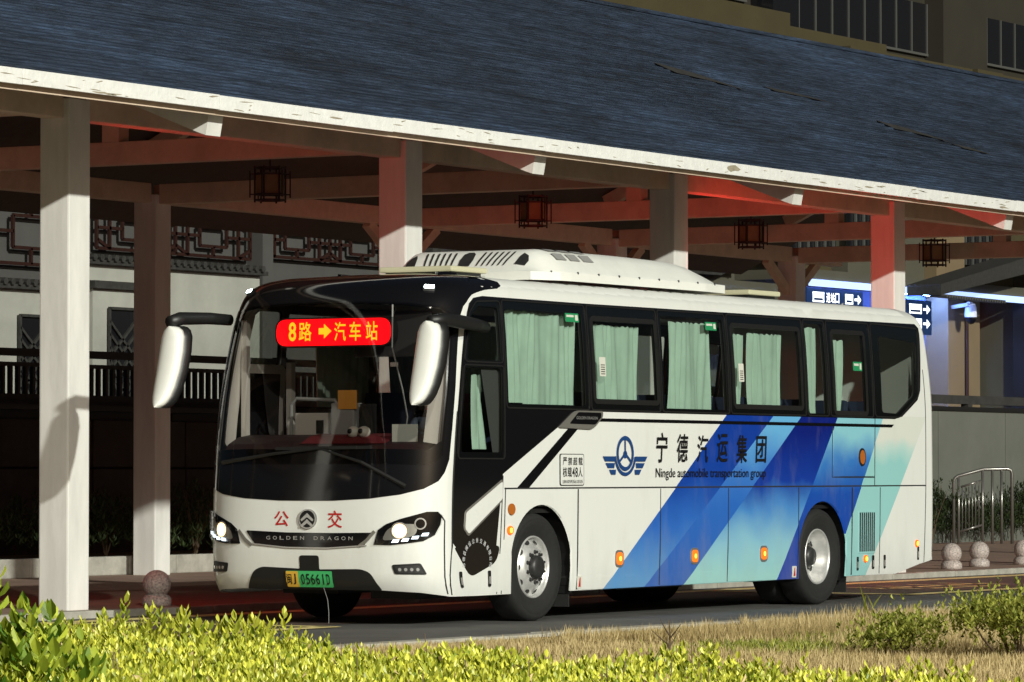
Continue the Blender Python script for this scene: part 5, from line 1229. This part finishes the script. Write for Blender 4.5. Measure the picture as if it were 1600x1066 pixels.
# --- dry grass
def project(p):
    d = Vector(p)-cam.location; z = d.dot(fwd); r = Vector((math.sin(YAW), -math.cos(YAW), 0)); up = r.cross(fwd)
    return 800+6750*d.dot(r)/z, 533-6750*d.dot(up)/z
L = []; k = 0
while k < 90000:
    x = rng.uniform(-15, 14); y = -3.42-7.3*rng.random()**1.1
    px, py = project((x, y, .1))
    if px < -250 or px > 1850 or py > 1120: continue
    if math.sin(x*3.1+2*math.sin(y*2.3))*math.sin(y*3.7+x) > .72: continue
    k += 1; g = math.sin(x*.9+1)*math.sin(y*1.3)+.5*math.sin(x*2.3+y*1.7); h = rng.uniform(.045, .10)*(1+.25*g)*(.45 if y > -3.9 else 1)*(1.7 if y < -4 and x > -4.5 else 1)
    if -6.2 < y < -4.6 and -6 < x < -2 and g > .1: tone = rng.uniform(0, .25)
    else: tone = rng.random()**.8
    L.append(((x, y, .085), (rng.gauss(0, .28), rng.gauss(0, .28), 1), (rng.gauss(0, 1), rng.gauss(0, 1), .01), h, rng.uniform(.005, .011), tone))
leaf_mesh('dry_grass', L, 'dry', None, (0, -5, .09), 'stuff', True)
# greener tufts and single weeds
def tuft(cx, cy, n, h, w, m, lb, cat='grass tuft', spread=.2):
    L = []
    for _ in range(n):
        a = rng.random()*6.28; L.append(((cx+rng.gauss(0, spread), cy+rng.gauss(0, spread), .085), (math.cos(a)*.5, math.sin(a)*.5, 1), (rng.gauss(0, 1), rng.gauss(0, 1), 0), h*rng.uniform(.6, 1.2), w, rng.random()))
    o = leaf_mesh('grass_tuft', L, m, None, (cx, cy, .09)); o['kind'] = 'stuff'
tuft(-4.9, -6.3, 700, .11, .012, 'low_leaf', 'dark green grass tuft in the dry grass left of the shrubs', spread=.35); tuft(-3.4, -6.2, 500, .12, .012, 'low_leaf', 'dark green grass tuft in front of the small shrub', spread=.3); tuft(.75, -4.35, 5, .36, .02, 'low_leaf', 'few tall pale blades standing out of the grass near the kerb', spread=.05)
wd = thing('dead_weed', 'small bare branching weed in the dry grass behind the hedge', 'weed', (-6.2, -6.1, .09)); mb = MB(); b = Vector((-6.2, -6.1, .09))
mb.tube([b, b+Vector((.01, 0, .16)), b+Vector((0, .0, .28))], [.010, .008, .003], 5)
for a, z, l in ((0, .08, .14), (2.6, .1, .15), (4.4, .14, .12), (1.2, .17, .10), (3.4, .05, .1)): mb.tube([b+Vector((0, 0, z)), b+Vector((math.cos(a)*l*.5, math.sin(a)*l*.5, z+.05)), b+Vector((math.cos(a)*l, math.sin(a)*l, z+.11))], [.007, .005, .002], 5)
mb.build('stems', 'twig', wd)
# --- dark planting behind the rear columns, left and along the boundary wall, right
def mass(name, x0, x1, y0, y1, z, h, n, ll, m='dark_leaf'):
    L = []
    for _ in range(n):
        x = rng.uniform(x0, x1); y = y0+(y1-y0)*rng.random()**1.4; t = .65+.5*math.sin(x*1.7)*math.sin(x*.6+2)*.5+.25*rng.random()
        sprig(L, Vector((x, y, z+h*t*rng.uniform(.25, 1.0))), .10, 5, ll, rng, wr=.3)
    return leaf_mesh(name, L, m, None, ((x0+x1)/2, y0, z), 'stuff')
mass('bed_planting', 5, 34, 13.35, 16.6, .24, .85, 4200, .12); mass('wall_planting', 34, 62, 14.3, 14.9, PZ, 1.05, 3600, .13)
def bare_shrub(x, y, z, h, lb):
    t = thing('thin_shrub', lb, 'shrub', (x, y, z), 'thin shrubs of the planting bed'); L = []; mb = MB()
    for k in range(7):
        a = rng.random()*6.28; e = Vector((x+math.cos(a)*.35, y+math.sin(a)*.35, z+h*rng.uniform(.7, 1))); mb.tube([(x, y, z), (x+math.cos(a)*.12, y+math.sin(a)*.12, z+h*.4), e], [.014, .01, .004], 5)
        for _ in range(9): sprig(L, e+Vector((rng.gauss(0, .12), rng.gauss(0, .12), rng.gauss(-.08, .12))), .07, 5, .085, rng)
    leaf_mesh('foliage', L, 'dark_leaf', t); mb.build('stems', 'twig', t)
bare_shrub(16.6, 13.9, .24, .95, 'thin leafy shrub right of the rear column, beside the coach headlamp'); bare_shrub(14.6, 14.0, .24, .75, 'thin leafy shrub left of the rear column behind the kerb'); bare_shrub(42.0, 14.4, PZ, 1.25, 'dark shrub against the boundary wall beside the coach tail'); bare_shrub(46.5, 14.4, PZ, 1.1, 'dark shrub against the boundary wall at the right edge')
